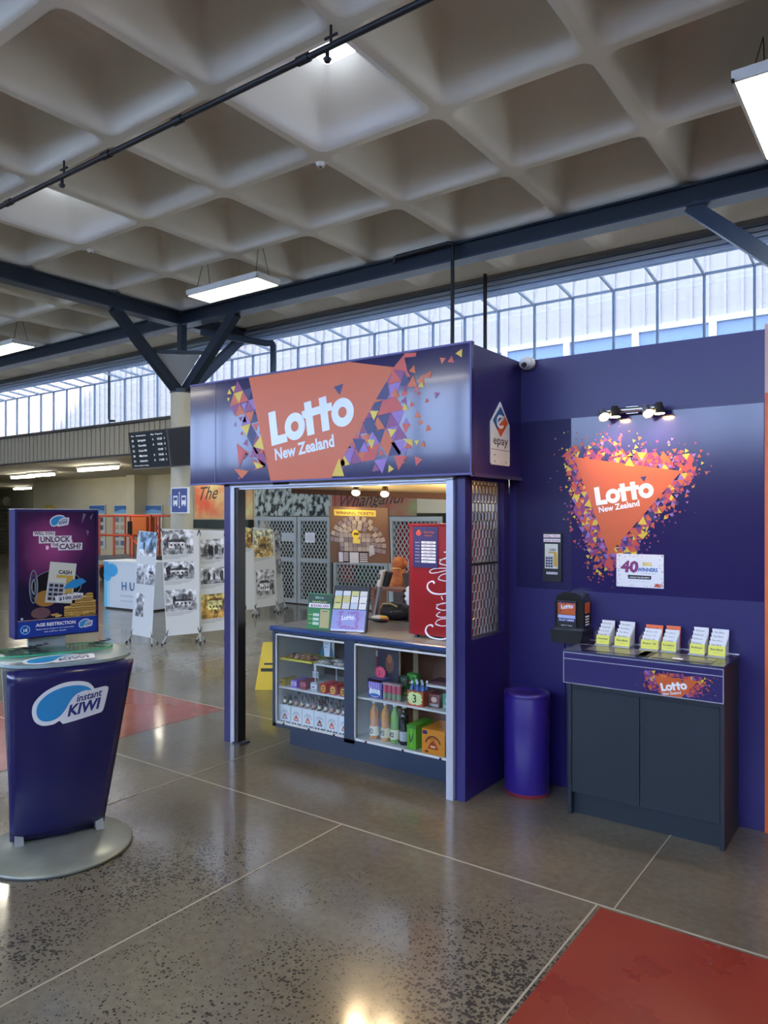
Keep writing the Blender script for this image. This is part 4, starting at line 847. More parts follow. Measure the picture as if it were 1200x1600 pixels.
# leaflet racks with five tiers each
acr = glassmat('clear_acrylic', (.93, .95, .97)); yel_l = mat('#d9dc5a', .5); wl_ = mat('#dfe3e8', .5); or_l = mat('#e8703a', .5)
racks = [(351, 415, 'leftmost', 'Powerball'), (441, 516, 'second', 'Strike'), (571, 657, 'third', 'Keno 10'), (673, 745, 'fourth', 'Lotto'), (812, 886, 'fifth', 'Bullseye'), (903, 988, 'rightmost', 'Strike')]
for i, (xa, xb, nm, word) in enumerate(racks):
    pa = 820 + xa / 3.158; pb_ = 820 + xb / 3.158
    yb = 820 + (607, 620, 635, 640, 658, 668)[i] / 3.158
    ytop = 820 + (468, 474, 490, 496, 503, 512)[i] / 3.158
    Yr = 4.155; A = W(pa, yb, Y=Yr); B = W(pb_, yb, Y=Yr); wd = B.x - A.x; base = top_z(Yr) + .004; topz = W(pa, ytop, Y=Yr + .09).z
    t = thing('leaflet_rack', '%s clear acrylic leaflet rack on top of the slate cabinet' % (nm if nm.endswith('most') else nm + ' from left'), 'rack', ((A.x + B.x) / 2, Yr + .05, base), group=None)
    H_ = topz - base - .06; y5 = Yr + .105
    b = MB().use(acr); 
    b.add([(B.x + .004, Yr - .012, base), (B.x + .004, y5 + .01, base), (B.x + .004, y5 + .01, topz - .02), (B.x + .004, Yr - .012, base + .06)], [(0, 1, 2, 3)]); b.build('side_panel', t); b = MB().use(acr)
    b.add([(A.x - .004, Yr - .012, base), (A.x - .004, y5 + .01, base), (A.x - .004, y5 + .01, topz - .02), (A.x - .004, Yr - .012, base + .06)], [(3, 2, 1, 0)]); b.build('side_panel', t)
    b = MB().use(mat('#aeb6c4', .2)); b.box(A.x - .004, Yr - .014, base - .004, B.x + .004, y5 + .012, base); b.build('base_plate', t)
    for r in range(5):
        y = Yr + r * .023; h = .075; z1 = base + (topz - base) * (.40, .56, .70, .85, 1.0)[r]; z0 = max(base + .001, z1 - .12)
        xo = r * .004
        m_ = yel_l if r == 0 else (or_l if (r == 4 and i in (2, 3)) else wl_)
        b = MB().use(m_); v0 = .002
        b.add([(A.x + xo, y, z0), (B.x + xo * 0, y, z0), (B.x + xo * 0, y + .012, z1), (A.x + xo * 0 + .0, y + .012, z1), (A.x + xo, y + .003, z0), (B.x, y + .003, z0), (B.x, y + .015, z1), (A.x, y + .015, z1)],
              [(0, 1, 2, 3), (7, 6, 5, 4), (3, 2, 6, 7), (0, 3, 7, 4), (1, 5, 6, 2), (0, 4, 5, 1)])
        V_ = Vector((0, .012, z1 - z0)).normalized(); cv = Canvas(b, (A.x, y - .0006, z0), (1, 0, 0), V_, eps=.0006); L_ = (z1 - z0)
        cv.text(word if r else word, wd * .12, L_ - .022, .013, blk if r == 0 else mat('#3a3f55', .5), 1, .02 if r == 0 else .005, width=wd * (.74 if r == 0 else .6))
        if r == 0: cv.text('entry slip', wd * .3, L_ - .036, .006, mat('#8a8c3a', .5), 1, 0, width=wd * .35)
        o = b.build('leaflet', at=((A.x + B.x) / 2, y, z0))
        tier = ('front', 'second tier', 'third tier', 'fourth tier', 'back')[r]; cname = 'yellow' if r == 0 else ('orange' if m_ is or_l else 'white')
        tag(o, '%s leaflet in the %s of the %s leaflet rack' % (cname, tier if 'tier' in tier else tier + ' slot', nm if nm.endswith('most') else nm + ' from left'), 'leaflet', 'leaflets in the racks on the cabinet')

# ================================================================== SHOWCASE COUNTER
sx0, sx1, sy0, sy1, sz1 = -3.78, -2.24, 3.86, 4.42, .865
navyl = nmat('counter_navy', '#27344a', '#2b394f', 1.5, .42, spec=.5); ctop = nmat('counter_top', '#7f8184', '#8a8c90', 2, .22, spec=.6); cedge = mat('#2f4a80', .3, coat=.3)
whl = mat('#d8d9d6', .45)
t = thing('display_counter', 'navy glass-fronted shop counter with two shelved bays of snacks and drinks', 'counter', ((sx0 + sx1) / 2, (sy0 + sy1) / 2, 0))
mx = -3.07; mw = .045
inner = mat('#c9cbc6', .6)
b = MB().use(navyl); b.box(sx0, sy0, .14, sx0 + .03, sy1, .82); b.box(mx - mw, sy0, .14, mx + mw, sy0 + .03, .82); b.box(sx1 - .01, sy0, .14, sx1 + .01, sy1, .82)
b.box(sx0, sy0, .14, sx1, sy0 + .02, .165); b.build('frame', t)
b = MB().use(mat('#7a4a30', .7)); b.box(mx + mw, sy1 - .02, .17, sx1 - .01, sy1, .82); b.use(mat('#4a4038', .7)).box(sx0 + .03, sy1 - .02, .17, mx - .0, sy1, .82); b.build('back_panel', t)
b = MB().use(inner); b.box(sx0 + .03, sy0 + .03, .165, sx0 + .034, sy1 - .02, .82); b.box(mx - .012, sy0 + .03, .165, mx + .012, sy1 - .02, .82); b.box(sx0 + .03, sy0 + .02, .15, sx1 - .01, sy1, .17); b.build('lining', t)
b = MB().use(navyl); b.box(sx0 + .09, 3.95, 0, sx1, 3.97, .14); b.box(sx0 + .09, 3.97, 0, sx0 + .11, sy1, .14); b.build('plinth', t)
b = MB().use(ctop); b.box(sx0 - .01, sy0 + .02, .835, -2.23, 4.80, sz1); b.use(cedge).prism([(sy0 - .02, .845), (sy0 - .012, .832), (sy0 + .0205, .832), (sy0 + .0205, sz1), (sy0 - .01, sz1), (sy0 - .02, .857)], 'x', sx0 - .01, sx1 + .03)
b.use(navyl).box(sx0, sy0, .82, sx1, sy1, .835); b.build('countertop', t)
bays = [(sx0 + .035, mx - mw), (mx + mw, sx1 - .012)]
for a_, c_ in bays:
    b = MB().use(whl); b.box(a_, sy0 - .004, .168, c_, sy0 + .01, .182); b.box(a_, sy0 - .004, .80, c_, sy0 + .01, .812); b.box(a_, sy0 - .004, .168, a_ + .008, sy0 + .01, .812)
    b.use(dark)
    for s_ in (.12, .5, .86): b.box(a_ + (c_ - a_) * s_, sy0 - .012, .164, a_ + (c_ - a_) * s_ + .012, sy0 + .0, .18)
    b.build('track', t)
    b = MB().use(clear); y = sy0 + .003; b.add([(a_, y, .17), (c_, y, .17), (c_, y, .81), (a_, y, .81)], [(0, 1, 2, 3)]); b.build('glass_pane', t)
SH1, SH2 = .395, .60
b = MB().use(whl); b.box(sx0 + .034, sy0 + .03, SH1 + .02, mx - .012, sy1 - .02, SH1 + .032); b.build('shelf', t)
b = MB().use(whl); b.box(mx + .012, sy0 + .03, SH1 + .045, sx1 - .012, sy1 - .02, SH1 + .057); b.build('shelf', t)
b = MB().use(mat('#cfc24a', .45)); b.box(sx0 + .034, sy0 + .04, .618, -3.44, sy0 + .30, .63); b.build('shelf', t)
b = MB().use(warm); b.box(mx + .16, sy1 - .03, .17, mx + .20, sy1 - .02, .82); b.box(sx1 - .26, sy1 - .03, .17, sx1 - .20, sy1 - .02, .82); b.build('back_batten', t)
L1 = SH1 + .032; L2 = SH1 + .057; L0 = .17
# wire riser shelf in left bay
t = thing('riser_shelf', 'small white wire riser shelf in the left bay of the counter', 'shelf', (-3.27, sy0 + .15, L1))
b = MB().use(whl); b.box(-3.43, sy0 + .05, .612, -3.10, sy0 + .30, .622); b.build('shelf_top', t)
for x in (-3.42, -3.12):
    for y in (sy0 + .06, sy0 + .29): b = MB().use(whl); b.cyl((x, y, L1), (x, y, .612), .005, n=8); b.cyl((x, y, .575), (x, y, .612), .011, n=10); b.build('leg', t)
t = thing('riser_shelf', 'small white riser shelf in the right bay beside the price carton', 'shelf', (-2.37, sy0 + .2, L2))
b = MB().use(whl); b.box(-2.50, sy0 + .06, .585, -2.285, sy0 + .30, .597); b.build('shelf_top', t)
for x in (-2.49, -2.295): b = MB().use(acr); b.box(x - .003, sy0 + .07, L2, x + .003, sy0 + .29, .585); b.build('leg', t)

def carton(name, label, cat, x, y, z, w_, d, h, m, art=None, group=None, rz=0):
    b = MB(Matrix.Translation((x, y, z)) @ Matrix.Rotation(rz, 4, 'Z')); b.use(m); b.bbox(-w_ / 2, 0, 0, w_ / 2, d, h, .003, 1)
    if art: art(Canvas(b, (-w_ / 2, -.0006, 0), (1, 0, 0), (0, 0, 1)), w_, h)
    return tag(b.build(name, at=(x, y, z), rz=rz), label, cat, group)
def cap_bottle(label, x, y, z, r, h, liquid, capm, group, lab=None, neck=.28):
    t = thing('drink_bottle', label, 'bottle', (x, y, z), 0, group)
    b = MB().use(liquid); b.lathe([(r * .85, 0), (r, .008), (r * .99, h * .22), (r * .88, h * .38), (r * .98, h * .5), (r * 1.0, h * .60), (r * .93, h * .68), (r * .68, h * .76), (r * .40, h * .82), (r * .36, h * .86), (r * .36, h * .93)], (x, y, z), 18); b.build('body', t)
    b = MB().use(capm); b.lathe([(r * .46, h * .885), (r * .48, h * .89), (r * .47, h * .99), (r * .40, h)], (x, y, z), 14); b.build('cap', t)
    if lab:
        b = MB().use(lab[0]); b.lathe([(r * 1.01, h * .1), (r * 1.02, h * .11), (r * 1.0, h * .32), (r * .99, h * .33)], (x, y, z), 20)
        if lab[1]: cv = Canvas(b, (x - r, y - r * 1.06, z), (1, 0, 0), (0, 0, 1)); cv.ring(r, h * .22, r * .5, r * .55, r * .2, blk, 1, a0=20, a1=340); cv.line(r * .6, h * .22, r * 1.4, h * .225, r * .16, blk, 1)
        b.build('label', t)
    return t
# --- right bay, floor: four bottles, green carton, orange carton
for i, (px, liq, lb, q_) in enumerate(((585, '#c07a1a', 'orange drink bottle nearest the middle post in the right bay', 1), (602, '#c98420', 'orange drink bottle second from the middle post in the right bay', 1), (616, '#6aa32a', 'bright green drink bottle among the bottles in the right bay', 1), (630, '#17181c', 'dark drink bottle beside the bright green carton', 0))):
    q = W(px, 1150, Y=sy0 + .10)
    cap_bottle(lb, q.x, sy0 + .10 + .004 * i, L0, .0315, .268, mat(liq, .15, spec=.6), whl, 'large drink bottles in the right bay', (mat('#e4dfb8', .5) if q_ else mat('#b9bcc0', .5), q_))
def art_v(cv, w_, h):
    cv.rect(.0, h * .86, w_, h, mat('#3f8a2a', .5), 1); cv.stroke([(w_ * .3, h * .62), (w_ * .45, h * .3), (w_ * .7, h * .66)], .010, blk, 1, True); cv.line(w_ * .5, h * .1, w_ * .5, h * .9, .003, mat('#d6f0a0', .5), 1)
q = W(644, 1150, Y=sy0 + .06); carton('drink_carton', 'bright green carton between the dark bottle and the orange carton', 'carton', q.x, sy0 + .05, L0, .07, .2, .155, mat('#63b02e', .45), art_v)
def art_arch(base, pic, txt=None):
    def f(cv, w_, h):
        cv.ring(w_ * .5, h * .40, w_ * .34, h * .36, w_ * .06, mat('#aeb2b6', .5) if not txt else mat('#7a2a1a', .5), 1, a0=10, a1=170)
        cv.poly([(w_ * .26, h * .22), (w_ * .74, h * .22), (w_ * .62, h * .46), (w_ * .5, h * .58), (w_ * .38, h * .46)], pic, 1)
        cv.rect(w_ * .40, h * .28, w_ * .60, h * .36, mat('#e9c9a0', .5), 2)
        cv.text('BREWED', w_ * .5, h * .60, h * .09, mat('#6a6e74', .5) if not txt else mat('#7a2a1a', .5), 2, .01, width=w_ * .36, align='c')
        if txt: cv.rect(w_ * .05, h * .78, w_ * .25, h * .93, INK['navy'], 1); cv.rect(w_ * .15, h * .06, w_ * .3, h * .14, mat('#7a2a1a', .5), 1)
        else:
            for s_ in (.12, .34, .62, .80): cv.rect(w_ * s_, h * .02, w_ * (s_ + .14), h * .10, blk, 1)
    return f
q = W(679, 1160, Y=sy0 + .05); carton('drink_carton', 'orange bottle carton with a red arched emblem in the right bay', 'carton', q.x - .005, sy0 + .04, L0, .17, .22, .155, mat('#dc8a22', .5), art_arch(0, mat('#b03a22', .5), True))
# --- right bay, shelf
def art_bun(cv, w_, h):
    cv.rect(0, h * .5, w_, h, mat('#7a62b8', .5), 1); cv.rect(0, h * .86, w_, h, mat('#b02a48', .5), 1)
    for s_ in (.1, .26, .42, .58, .74): cv.rect(w_ * s_, h * .52, w_ * (s_ + .08), h * .84, mat('#b7a6dc', .5), 2)
    cv.ell(w_ * .5, h * .28, w_ * .4, h * .22, mat('#dfe2ee', .5), 2); cv.ell(w_ * .5, h * .18, w_ * .34, h * .08, mat('#2f66b8', .5), 3); cv.ell(w_ * .22, h * .38, w_ * .1, h * .16, wht, 3); cv.ell(w_ * .8, h * .36, w_ * .1, h * .14, wht, 3)
q = W(587, 1075, Y=sy0 + .07); carton('candy_carton', 'purple and blue confectionery carton with a red top in the right bay', 'carton', q.x, sy0 + .06, L2, .115, .14, .125, mat('#3a3f92', .45), art_bun)
# can pack
t = thing('can_pack', 'four-pack of pink and green cans on the shelf of the right bay', 'can pack', (W(613, 1080, Y=sy0 + .08).x, sy0 + .08, L2)); X0 = W(613, 1080, Y=sy0 + .08).x
for c_ in range(4):
    b = MB().use(mat('#c65a72', .3, metal=.2)); x = X0 - .054 + .036 * c_; b.lathe([(.013, 0), (.0165, .005), (.0165, .10), (.012, .11)], (x, sy0 + .08, L2), 14); b.use(mat('#7f9a78', .4)).lathe([(.0168, .008), (.017, .01), (.017, .045), (.0168, .047)], (x, sy0 + .08, L2), 14); b.build('can', t)
b = MB().use(mat('#a88a90', .5)); b.box(X0 - .073, sy0 + .062, L2 + .10, X0 + .073, sy0 + .10, L2 + .112); b.build('top_sleeve', t)
def art_price(cv, w_, h):
    pts = []
    for i in range(28):
        a = 2 * math.pi * i / 28; r = 1 if i % 2 == 0 else .84; pts.append((w_ * .5 + w_ * .46 * r * math.copysign(abs(math.cos(a)) ** .6, math.cos(a)), h * .5 + h * .46 * r * math.copysign(abs(math.sin(a)) ** .6, math.sin(a))))
    cv.poly(pts, mat('#dfeaa2', .5), 1); cv.text('3', w_ * .34, h * .24, h * .75, blk, 2, .01); cv.rect(0, 0, w_, h * .08, INK['red'], 2)
q = W(649, 1085, Y=sy0 + .05); px_ = q.x
carton('drink_carton', 'open bottle carton with a pale green starburst price card reading 3', 'carton', px_, sy0 + .045, L2, .125, .12, .095, mat('#b0542c', .5), art_price)
for c_ in range(3):
    for r_ in range(2):
        cap_bottle('%s white-capped blue bottle in the %s row of the price-card carton' % (('left', 'middle', 'right')[c_], ('front', 'back')[r_]), px_ - .04 + .04 * c_, sy0 + .075 + .05 * r_, L2 + .001, .017, .15, mat('#3a62a8', .3), mat('#dfe6f0', .4), 'blue bottles in the price-card carton')
# star card and dark poster
q = W(606, 1062, Y=sy0 + .16); t = thing('ice_cream_poster', 'dark poster card behind the pink star in the right bay', 'poster', (q.x, sy0 + .17, L2))
b = MB().use(mat('#2c2c40', .4)); b.box(q.x - .085, sy0 + .16, L2, q.x + .085, sy0 + .166, .80); b.build('card', t)
e = MB(); cv = Canvas(e, (q.x - .085, sy0 + .1594, L2), (1, 0, 0), (0, 0, 1)); h = .80 - L2
cv.ell(.10, h * .62, .035, .06, mat('#7a4a34', .5), 1); cv.ell(.10, h * .72, .02, .03, mat('#a8643c', .5), 2); cv.rect(.09, h * .18, .16, h * .22, wht, 1); cv.rect(.09, h * .1, .15, h * .13, wht, 1); cv.line(.02, h * .93, .08, h * .93, .005, silver, 1); e.build('poster_print', t)
q = W(594, 1051, Y=sy0 + .13); b = MB(); cv = Canvas(b, (q.x, sy0 + .13, q.z), (1, 0, 0), (0, 0, 1)); b.use(mat('#ff5a80', .5))
pts = [((.048 if i % 2 == 0 else .034) * math.cos(math.pi * i / 14), (.048 if i % 2 == 0 else .034) * math.sin(math.pi * i / 14)) for i in range(28)]
b.prism([(q.x + x, q.z + z) for x, z in pts], 'y', sy0 + .131, sy0 + .134); cv.text('$1', -.018, -.018, .045, mat('#c02a4a', .5), 1, .01); tag(b.build('price_star', at=(q.x, sy0 + .13, q.z)), 'bright pink starburst price tag stuck on the dark poster card', 'price tag')
b = MB(); x = q.x - .06; b.use(mat('#8a3a20', .5)).bbox(x - .03, sy0 + .2, L2, x + .01, sy0 + .25, .76, .006); b.use(mat('#d0c8c0', .5)).box(x - .025, sy0 + .195, .70, x + .005, sy0 + .2, .74)
tag(b.build('sauce_bottle', at=(x, sy0 + .22, L2)), 'tall amber bottle behind the purple carton beside the middle post', 'bottle')
q = W(640, 1058, Y=sy0 + .24)
for k_, (dx, dz, w_, h_, c_, lb) in enumerate(((-.02, 0, .16, .07, '#2f7a3a', 'wide dark green bag at the bottom of the heap behind the cans'), (-.03, .071, .10, .06, '#5a7a6a', 'grey green packet in the heap behind the price carton'), (.03, .071, .08, .085, '#4a9a3a', 'bright green packet topmost in the heap behind the price carton'))):
    def art_pk(cv, a, h, c=c_): 
        r_ = random.Random(k_)
        for _ in range(9): x, y = r_.uniform(.1, .8) * a, r_.uniform(.1, .8) * h; cv.rect(x, y, x + a * .12, y + h * .1, mat(r_.choice(['#cfd6c8', '#a83a4a', '#2a5a3a', '#c8b84a']), .5), 1)
    carton('snack_packet', lb, 'packet', q.x + dx, sy0 + .22, L2 + dz, w_, .05, h_, mat(c_, .4), art_pk)
for k_, (x, c_, h_, lb) in enumerate(((-2.455, '#6a2a28', .085, 'dark red box under the riser in the right bay'), (-2.35, '#2f8a6a', .10, 'green can-shaped pack under the riser at the right edge'))):
    def art_s(cv, a, h): cv.rect(a * .1, h * .1, a * .9, h * .3, mat('#9aa0a0', .5), 1); cv.ell(a * .5, h * .6, a * .25, h * .2, mat('#d0b0a0' if k_ == 0 else '#9ad0b8', .5), 1)
    carton('snack_box', lb, 'box', x, sy0 + .08, L2, .085, .12, h_, mat(c_, .5), art_s)
carton('snack_box', 'flat dark maroon box lying on the right bay riser', 'box', -2.42, sy0 + .09, .597, .14, .12, .02, mat('#4a1a2a', .4))
carton('snack_box', 'small red box standing at the right end of the riser', 'box', -2.335, sy0 + .12, .597 + .0205, .075, .08, .045, mat('#b02a34', .45))
# --- left bay, floor: white bottle cartons
pics = ['#8a3a5a', '#c85a4a', '#cc5a52', '#7a2a4a', '#cc5248', '#c86a3a']
cw_ = (mx - .012 - sx0 - .04) / 6
names6 = ['leftmost', 'second from left', 'third from left', 'fourth from left', 'fifth from left', 'rightmost']
for i in range(6):
    x = sx0 + .036 + cw_ * (i + .5)
    carton('bottle_carton', 'white bottle carton with a coloured arched picture, %s in the left bay' % names6[i], 'carton', x, sy0 + .035, L0, cw_ - .003, .16, .125, mat('#d9dde2', .5), art_arch(0, mat(pics[i], .5)), 'white bottle cartons in the left bay')
    for r_ in range(3):
        for c_ in range(2):
            xx = x - .028 + .056 * c_; yy = sy0 + .065 + .05 * r_
            if r_ == 2: yy = sy0 + .215
            cap = cap_bottle('%s bottle, %s row, in the white carton %s' % (('left', 'right')[c_], ('front', 'middle', 'back')[r_], names6[i]), xx, yy, L0 + .001, .021, .178, mat(['#4a2a18', '#5a4a20', '#6a2a1a'][(i + c_) % 3], .25), mat('#1d1d20', .4) if (i + c_) % 2 else mat('#3a3c36', .4), 'capped bottles in the white cartons',
                             None)
            if r_ < 1:
                b = MB().use(mat(['#e6d8b0', '#e9e4d8', '#d89a8a'][(i * 2 + c_) % 3], .5)); b.lathe([(.0125, .136), (.0135, .138), (.0105, .158), (.0098, .16)], (xx, yy, L0), 14); b.build('neck_label', cap)
# --- left bay, shelf: boxes
def art_lolly(c1, c2):
    def f(cv, w_, h): cv.ell(w_ * .5, h * .48, w_ * .36, h * .38, mat(c1, .5), 1); cv.ell(w_ * .5, h * .48, w_ * .24, h * .22, mat(c2, .5), 2); cv.rect(w_ * .25, h * .42, w_ * .75, h * .52, mat(c1, .5), 3)
    return f
def art_band(c1):
    def f(cv, w_, h): cv.rect(w_ * .05, h * .35, w_ * .95, h * .75, mat(c1, .5), 1); cv.rect(w_ * .2, h * .45, w_ * .7, h * .6, mat('#5a3a6a', .5), 2)
    return f
row = [(438, .085, .05, '#b8a02a', art_band('#a88a1a'), 'yellow box at the left end of the left bay shelf'), (459, .055, .055, '#8a6ac8', art_band('#cfc4e6'), 'purple and white box on the left bay shelf'), (473, .055, .06, '#8a2a3a', art_band('#d86a7a'), 'dark red box with a pink band left of the riser leg'),
       (490, .06, .06, '#b9c0cc', art_band('#e4e8ee'), 'pale grey box with a small price card behind it'), (505, .055, .065, '#c8342a', art_lolly('#e8c43a', '#8a1a1a'), 'leftmost of the three red boxes with yellow roundels'), (520, .055, .065, '#b82a22', art_lolly('#e8c43a', '#8a1a1a'), 'middle of the three red boxes with yellow roundels'), (536, .058, .065, '#b02420', art_lolly('#e8c43a', '#8a1a1a'), 'rightmost of the three red boxes with yellow roundels'),
       (549, .04, .07, '#3a3030', None, 'dark box at the right end of the left bay shelf')]
for px, w_, h_, c_, art, lb in row:
    q = W(px, 1080, Y=sy0 + .045); carton('sweets_box', lb, 'box', q.x, sy0 + .045, L1, w_, .13, h_, mat(c_, .45), art)
q = W(493, 1055, Y=sy0 + .2); carton('price_card', 'small white price card behind the pale grey box', 'card', q.x, sy0 + .2, L1, .06, .003, .10, mat('#c9ccd4', .5), lambda cv, a, h: cv.text('2.50', a * .1, h * .72, .026, blk, 1, .01, width=a * .8))
# snack bars on the yellow shelf and on the riser
rng = random.Random(8)
def snack(x, y, z, c_, lb, rz, w_=.05, d=.03, h=.014, gr='wrapped snacks on the upper shelves'):
    b = MB(Matrix.Translation((x, y, z)) @ Matrix.Rotation(rz, 4, 'Z')).use(mat(c_, .25, spec=.7))
    b.blob((0, 0, h * .5), w_ * .42, d * .5, h * .5, 12, 6); b.prism([(-w_ * .5, -d * .45), (-w_ * .32, -d * .35), (-w_ * .32, d * .35), (-w_ * .5, d * .45)], 'z', h * .42, h * .5); b.prism([(w_ * .32, -d * .35), (w_ * .5, -d * .45), (w_ * .5, d * .45), (w_ * .32, d * .35)], 'z', h * .42, h * .5)
    return tag(b.build('snack_packet', at=(x, y, z), rz=rz), lb, 'packet', gr)
cs = ['#9a6a4a', '#b8946a', '#8a4a40', '#c4a884', '#7a5a48', '#a87860']
for i in range(9):
    for j in range(2):
        snack(-3.70 + .029 * i, sy0 + .08 + .07 * j, .630, cs[(i + j * 2) % 6], 'small brown wrapped snack number %s along the %s row of the yellow shelf' % (('one', 'two', 'three', 'four', 'five', 'six', 'seven', 'eight', 'nine')[i], ('front', 'back')[j]), 1.35, .055, .024, .022)
cs = ['#b8b4b0', '#8a8480', '#d0ccc8', '#6a6460', '#a89c94', '#c0564a']
for i in range(10):
    for j in range(2):
        snack(-3.405 + .031 * i, sy0 + .09 + .08 * j, .622, cs[(i * 2 + j) % 5] if i < 8 else '#b05a4a', 'small %s wrapped sweet number %s along the %s row of the white riser' % ('silver' if i < 8 else 'reddish', ('one', 'two', 'three', 'four', 'five', 'six', 'seven', 'eight', 'nine', 'ten')[i], ('front', 'back')[j]), 1.3, .06, .026, .024)
q = W(512, 1025, Y=sy0 + .24); t = thing('sale_card', 'blue and white folded sale card standing on the left bay riser', 'card', (q.x, sy0 + .2, .622))
b = MB().use(mat('#2a6a86', .5)); b.prism([(q.x - .075, .622 + .02), (q.x + .06, .622 + .02), (q.x + .03, .76), (q.x - .03, .76)], 'y', sy0 + .235, sy0 + .24); b.build('backing', t)
b = MB().use(wht); b.prism([(q.x - .02, .64), (q.x + .025, .64), (q.x + .038, .76), (q.x - .035, .765)], 'y', sy0 + .228, sy0 + .232); b.use(mat('#cfcfc6', .5)).prism([(q.x + .04, .64), (q.x + .06, .64), (q.x + .062, .765), (q.x + .04, .77)], 'y', sy0 + .236, sy0 + .243)
cv = Canvas(b, (q.x - .03, sy0 + .2274, .64), (1, 0, 0), (0, 0, 1)); cv.text('buy two', .006, .09, .013, mat('#2a4a8a', .5), 1, .01); cv.text('save', .012, .065, .013, mat('#2a4a8a', .5), 1, .01); b.build('note', t)

# ================================================================== ON THE COUNTER
# drinks fridge
fx0, fy = W(642, 900, Y=4.02).x, 4.02; redc = mat('#920f18', .28, coat=.3); redd = mat('#7c1018', .35)
fx1, fz0, fz1 = fx0 + .44, sz1 + .02, W(642, 821, Y=4.02).z
t = thing('drinks_fridge', 'red countertop drinks fridge with white cola script up its side', 'fridge', ((fx0 + fx1) / 2, fy + .2, sz1))
b = MB().use(redc); b.box(fx0, fy, fz0, fx1, fy + .40, fz1); b.build('cabinet', t, bevel=.004)
b = MB().use(redd); b.box(fx0 - .022, fy + .01, fz0, fx0 - .003, fy + .39, fz1 - .0); b.use(mat('#c9ccd0', .4)).box(fx0 - .026, fy + .03, fz1 - .07, fx0 - .0225, fy + .06, fz1 - .03); b.build('door_edge', t)
b = MB().use(redc); b.box(fx0 - .024, fy - .004, fz1, fx1 + .005, fy + .41, fz1 + .012); b.build('lid', t)
b = MB().use(dark)
for x in (fx0 + .03, fx1 - .04):
    for y in (fy + .03, fy + .36): b.cyl((x, y, sz1), (x, y, fz0), .014, n=10)
b.build('foot', t)
e = MB(); cv = Canvas(e, (fx0, fy - .0006, fz0), (1, 0, 0), (0, 0, 1)); sw = mat('#eceef2', .3)
fh = fz1 - fz0; u0 = cv.px(662, 985)[1] ; S = .255; xb = cv.px(705, 900)[0]; xc = cv.px(664, 990)[0]
def TF(a, b_): return (xb - b_ * (xb - xc) + a * .012, u0 - .03 + a * S * .60 - b_ * .05)
def st(pts, w_, l=2): cv.stroke(pts, w_ * S * 1.5, sw, l, tf=TF)
st([(.62, .72), (.72, .80), (.70, .95), (.50, 1.0), (.25, .85), (.08, .55), (.02, .25), (.10, .02), (.30, -.05), (.52, .08)], .16)
st([(.10, .0), (-.1, .05), (-.16, .3), (-.12, .6), (-.02, .88)], .10)
def oo(cx, cy=.30): st([(cx + .02, cy + .34), (cx - .13, cy + .10), (cx - .14, cy - .18), (cx + .0, cy - .30), (cx + .15, cy - .02), (cx + .15, cy + .24), (cx + .02, cy + .34), (cx - .08, cy + .22)], .095)
oo(.72); st([(1.2, .48), (1.10, .62), (.98, .48), (.93, .18), (.99, 0), (1.10, .02), (1.2, .14)], .095)
oo(1.38); st([(1.54, .66), (1.52, .3), (1.55, .02), (1.68, .12)], .095)
st([(1.68, .42), (1.86, .48)], .09)
st([(2.46, .78), (2.58, .86), (2.54, 1.02), (2.34, 1.04), (2.1, .86), (1.96, .56), (1.93, .25), (2.02, .0), (2.2, -.06), (2.4, .08)], .16)
oo(2.60); st([(2.86, .1), (3.0, .4), (3.1, .85), (3.02, 1.0), (2.92, .86), (2.9, .4), (2.93, .05), (3.05, .04)], .09); oo(3.26); st([(3.42, .66), (3.40, .3), (3.44, .02), (3.56, .1), (3.7, .5)], .095)
st([(3.66, .72), (3.70, .76), (3.66, .80)], .03)
e.build('script_print', t)
# opening hours card
t, e, cv, w_, h_ = plate('hours_card', 'dark blue opening hours card stuck on the red drinks fridge', 'notice', ((645, 823), (684, 888)), fy - .004, .003, mat('#2c2460', .4))
cv.ell(w_ * .24, h_ * .84, w_ * .11, h_ * .06, INK['red'], 1); cv.poly([(w_ * .14, h_ * .86), (w_ * .34, h_ * .88), (w_ * .24, h_ * .94)], INK['orange'], 2)
cv.text('Opening', w_ * .44, h_ * .85, h_ * .07, INK['orange'], 1, .02, width=w_ * .42); cv.text('hours', w_ * .48, h_ * .77, h_ * .07, INK['orange'], 1, .02, width=w_ * .3)
for i, dn in enumerate(('MON', 'TUE', 'WED', 'THU', 'FRI', 'SAT', 'SUN')):
    y = h_ * (.59 - .078 * i); cv.rect(w_ * .35, y, w_ * .92, y + h_ * .055, wht, 1); cv.text(dn, w_ * .1, y + h_ * .01, h_ * .04, silver, 1, .02, width=w_ * .18); cv.text('7.00am - 5.30pm' if i < 5 else 'closed', w_ * .42, y + h_ * .012, h_ * .035, blk, 2, .01, width=w_ * (.42 if i < 5 else .2))
e.build('card_print', t)
def standee(name, label, cat, pts, Y, lean, m, art, th=.006):
    """upright card on the counter: bottom-left, bottom-right and top-left photo pixels"""
    zb = sz1 + .003; A = W(*pts[0], z=zb); B = W(*pts[1], z=zb); d = (B - A); wd = d.length; rz = math.atan2(d.y, d.x)
    t = thing(name, label, cat, ((A.x + B.x) / 2, (A.y + B.y) / 2, zb - .003), rz)
    dT = FW.dot(A - EYE); hh = (W(pts[2][0], pts[2][1], d=dT + lean).z - zb); L_ = math.hypot(hh, lean)
    M = Matrix.Translation(A) @ Matrix.Rotation(rz, 4, 'Z') @ Matrix.Rotation(-math.atan2(lean, hh), 4, 'X')
    return t, M, wd, L_
t, M, wd, L_ = standee('jackpot_card', 'small green upright card showing 500.00 beside the ticket stand', 'sign', ((479, 982), (516, 985), (481, 926)), 0, .03, None, None)
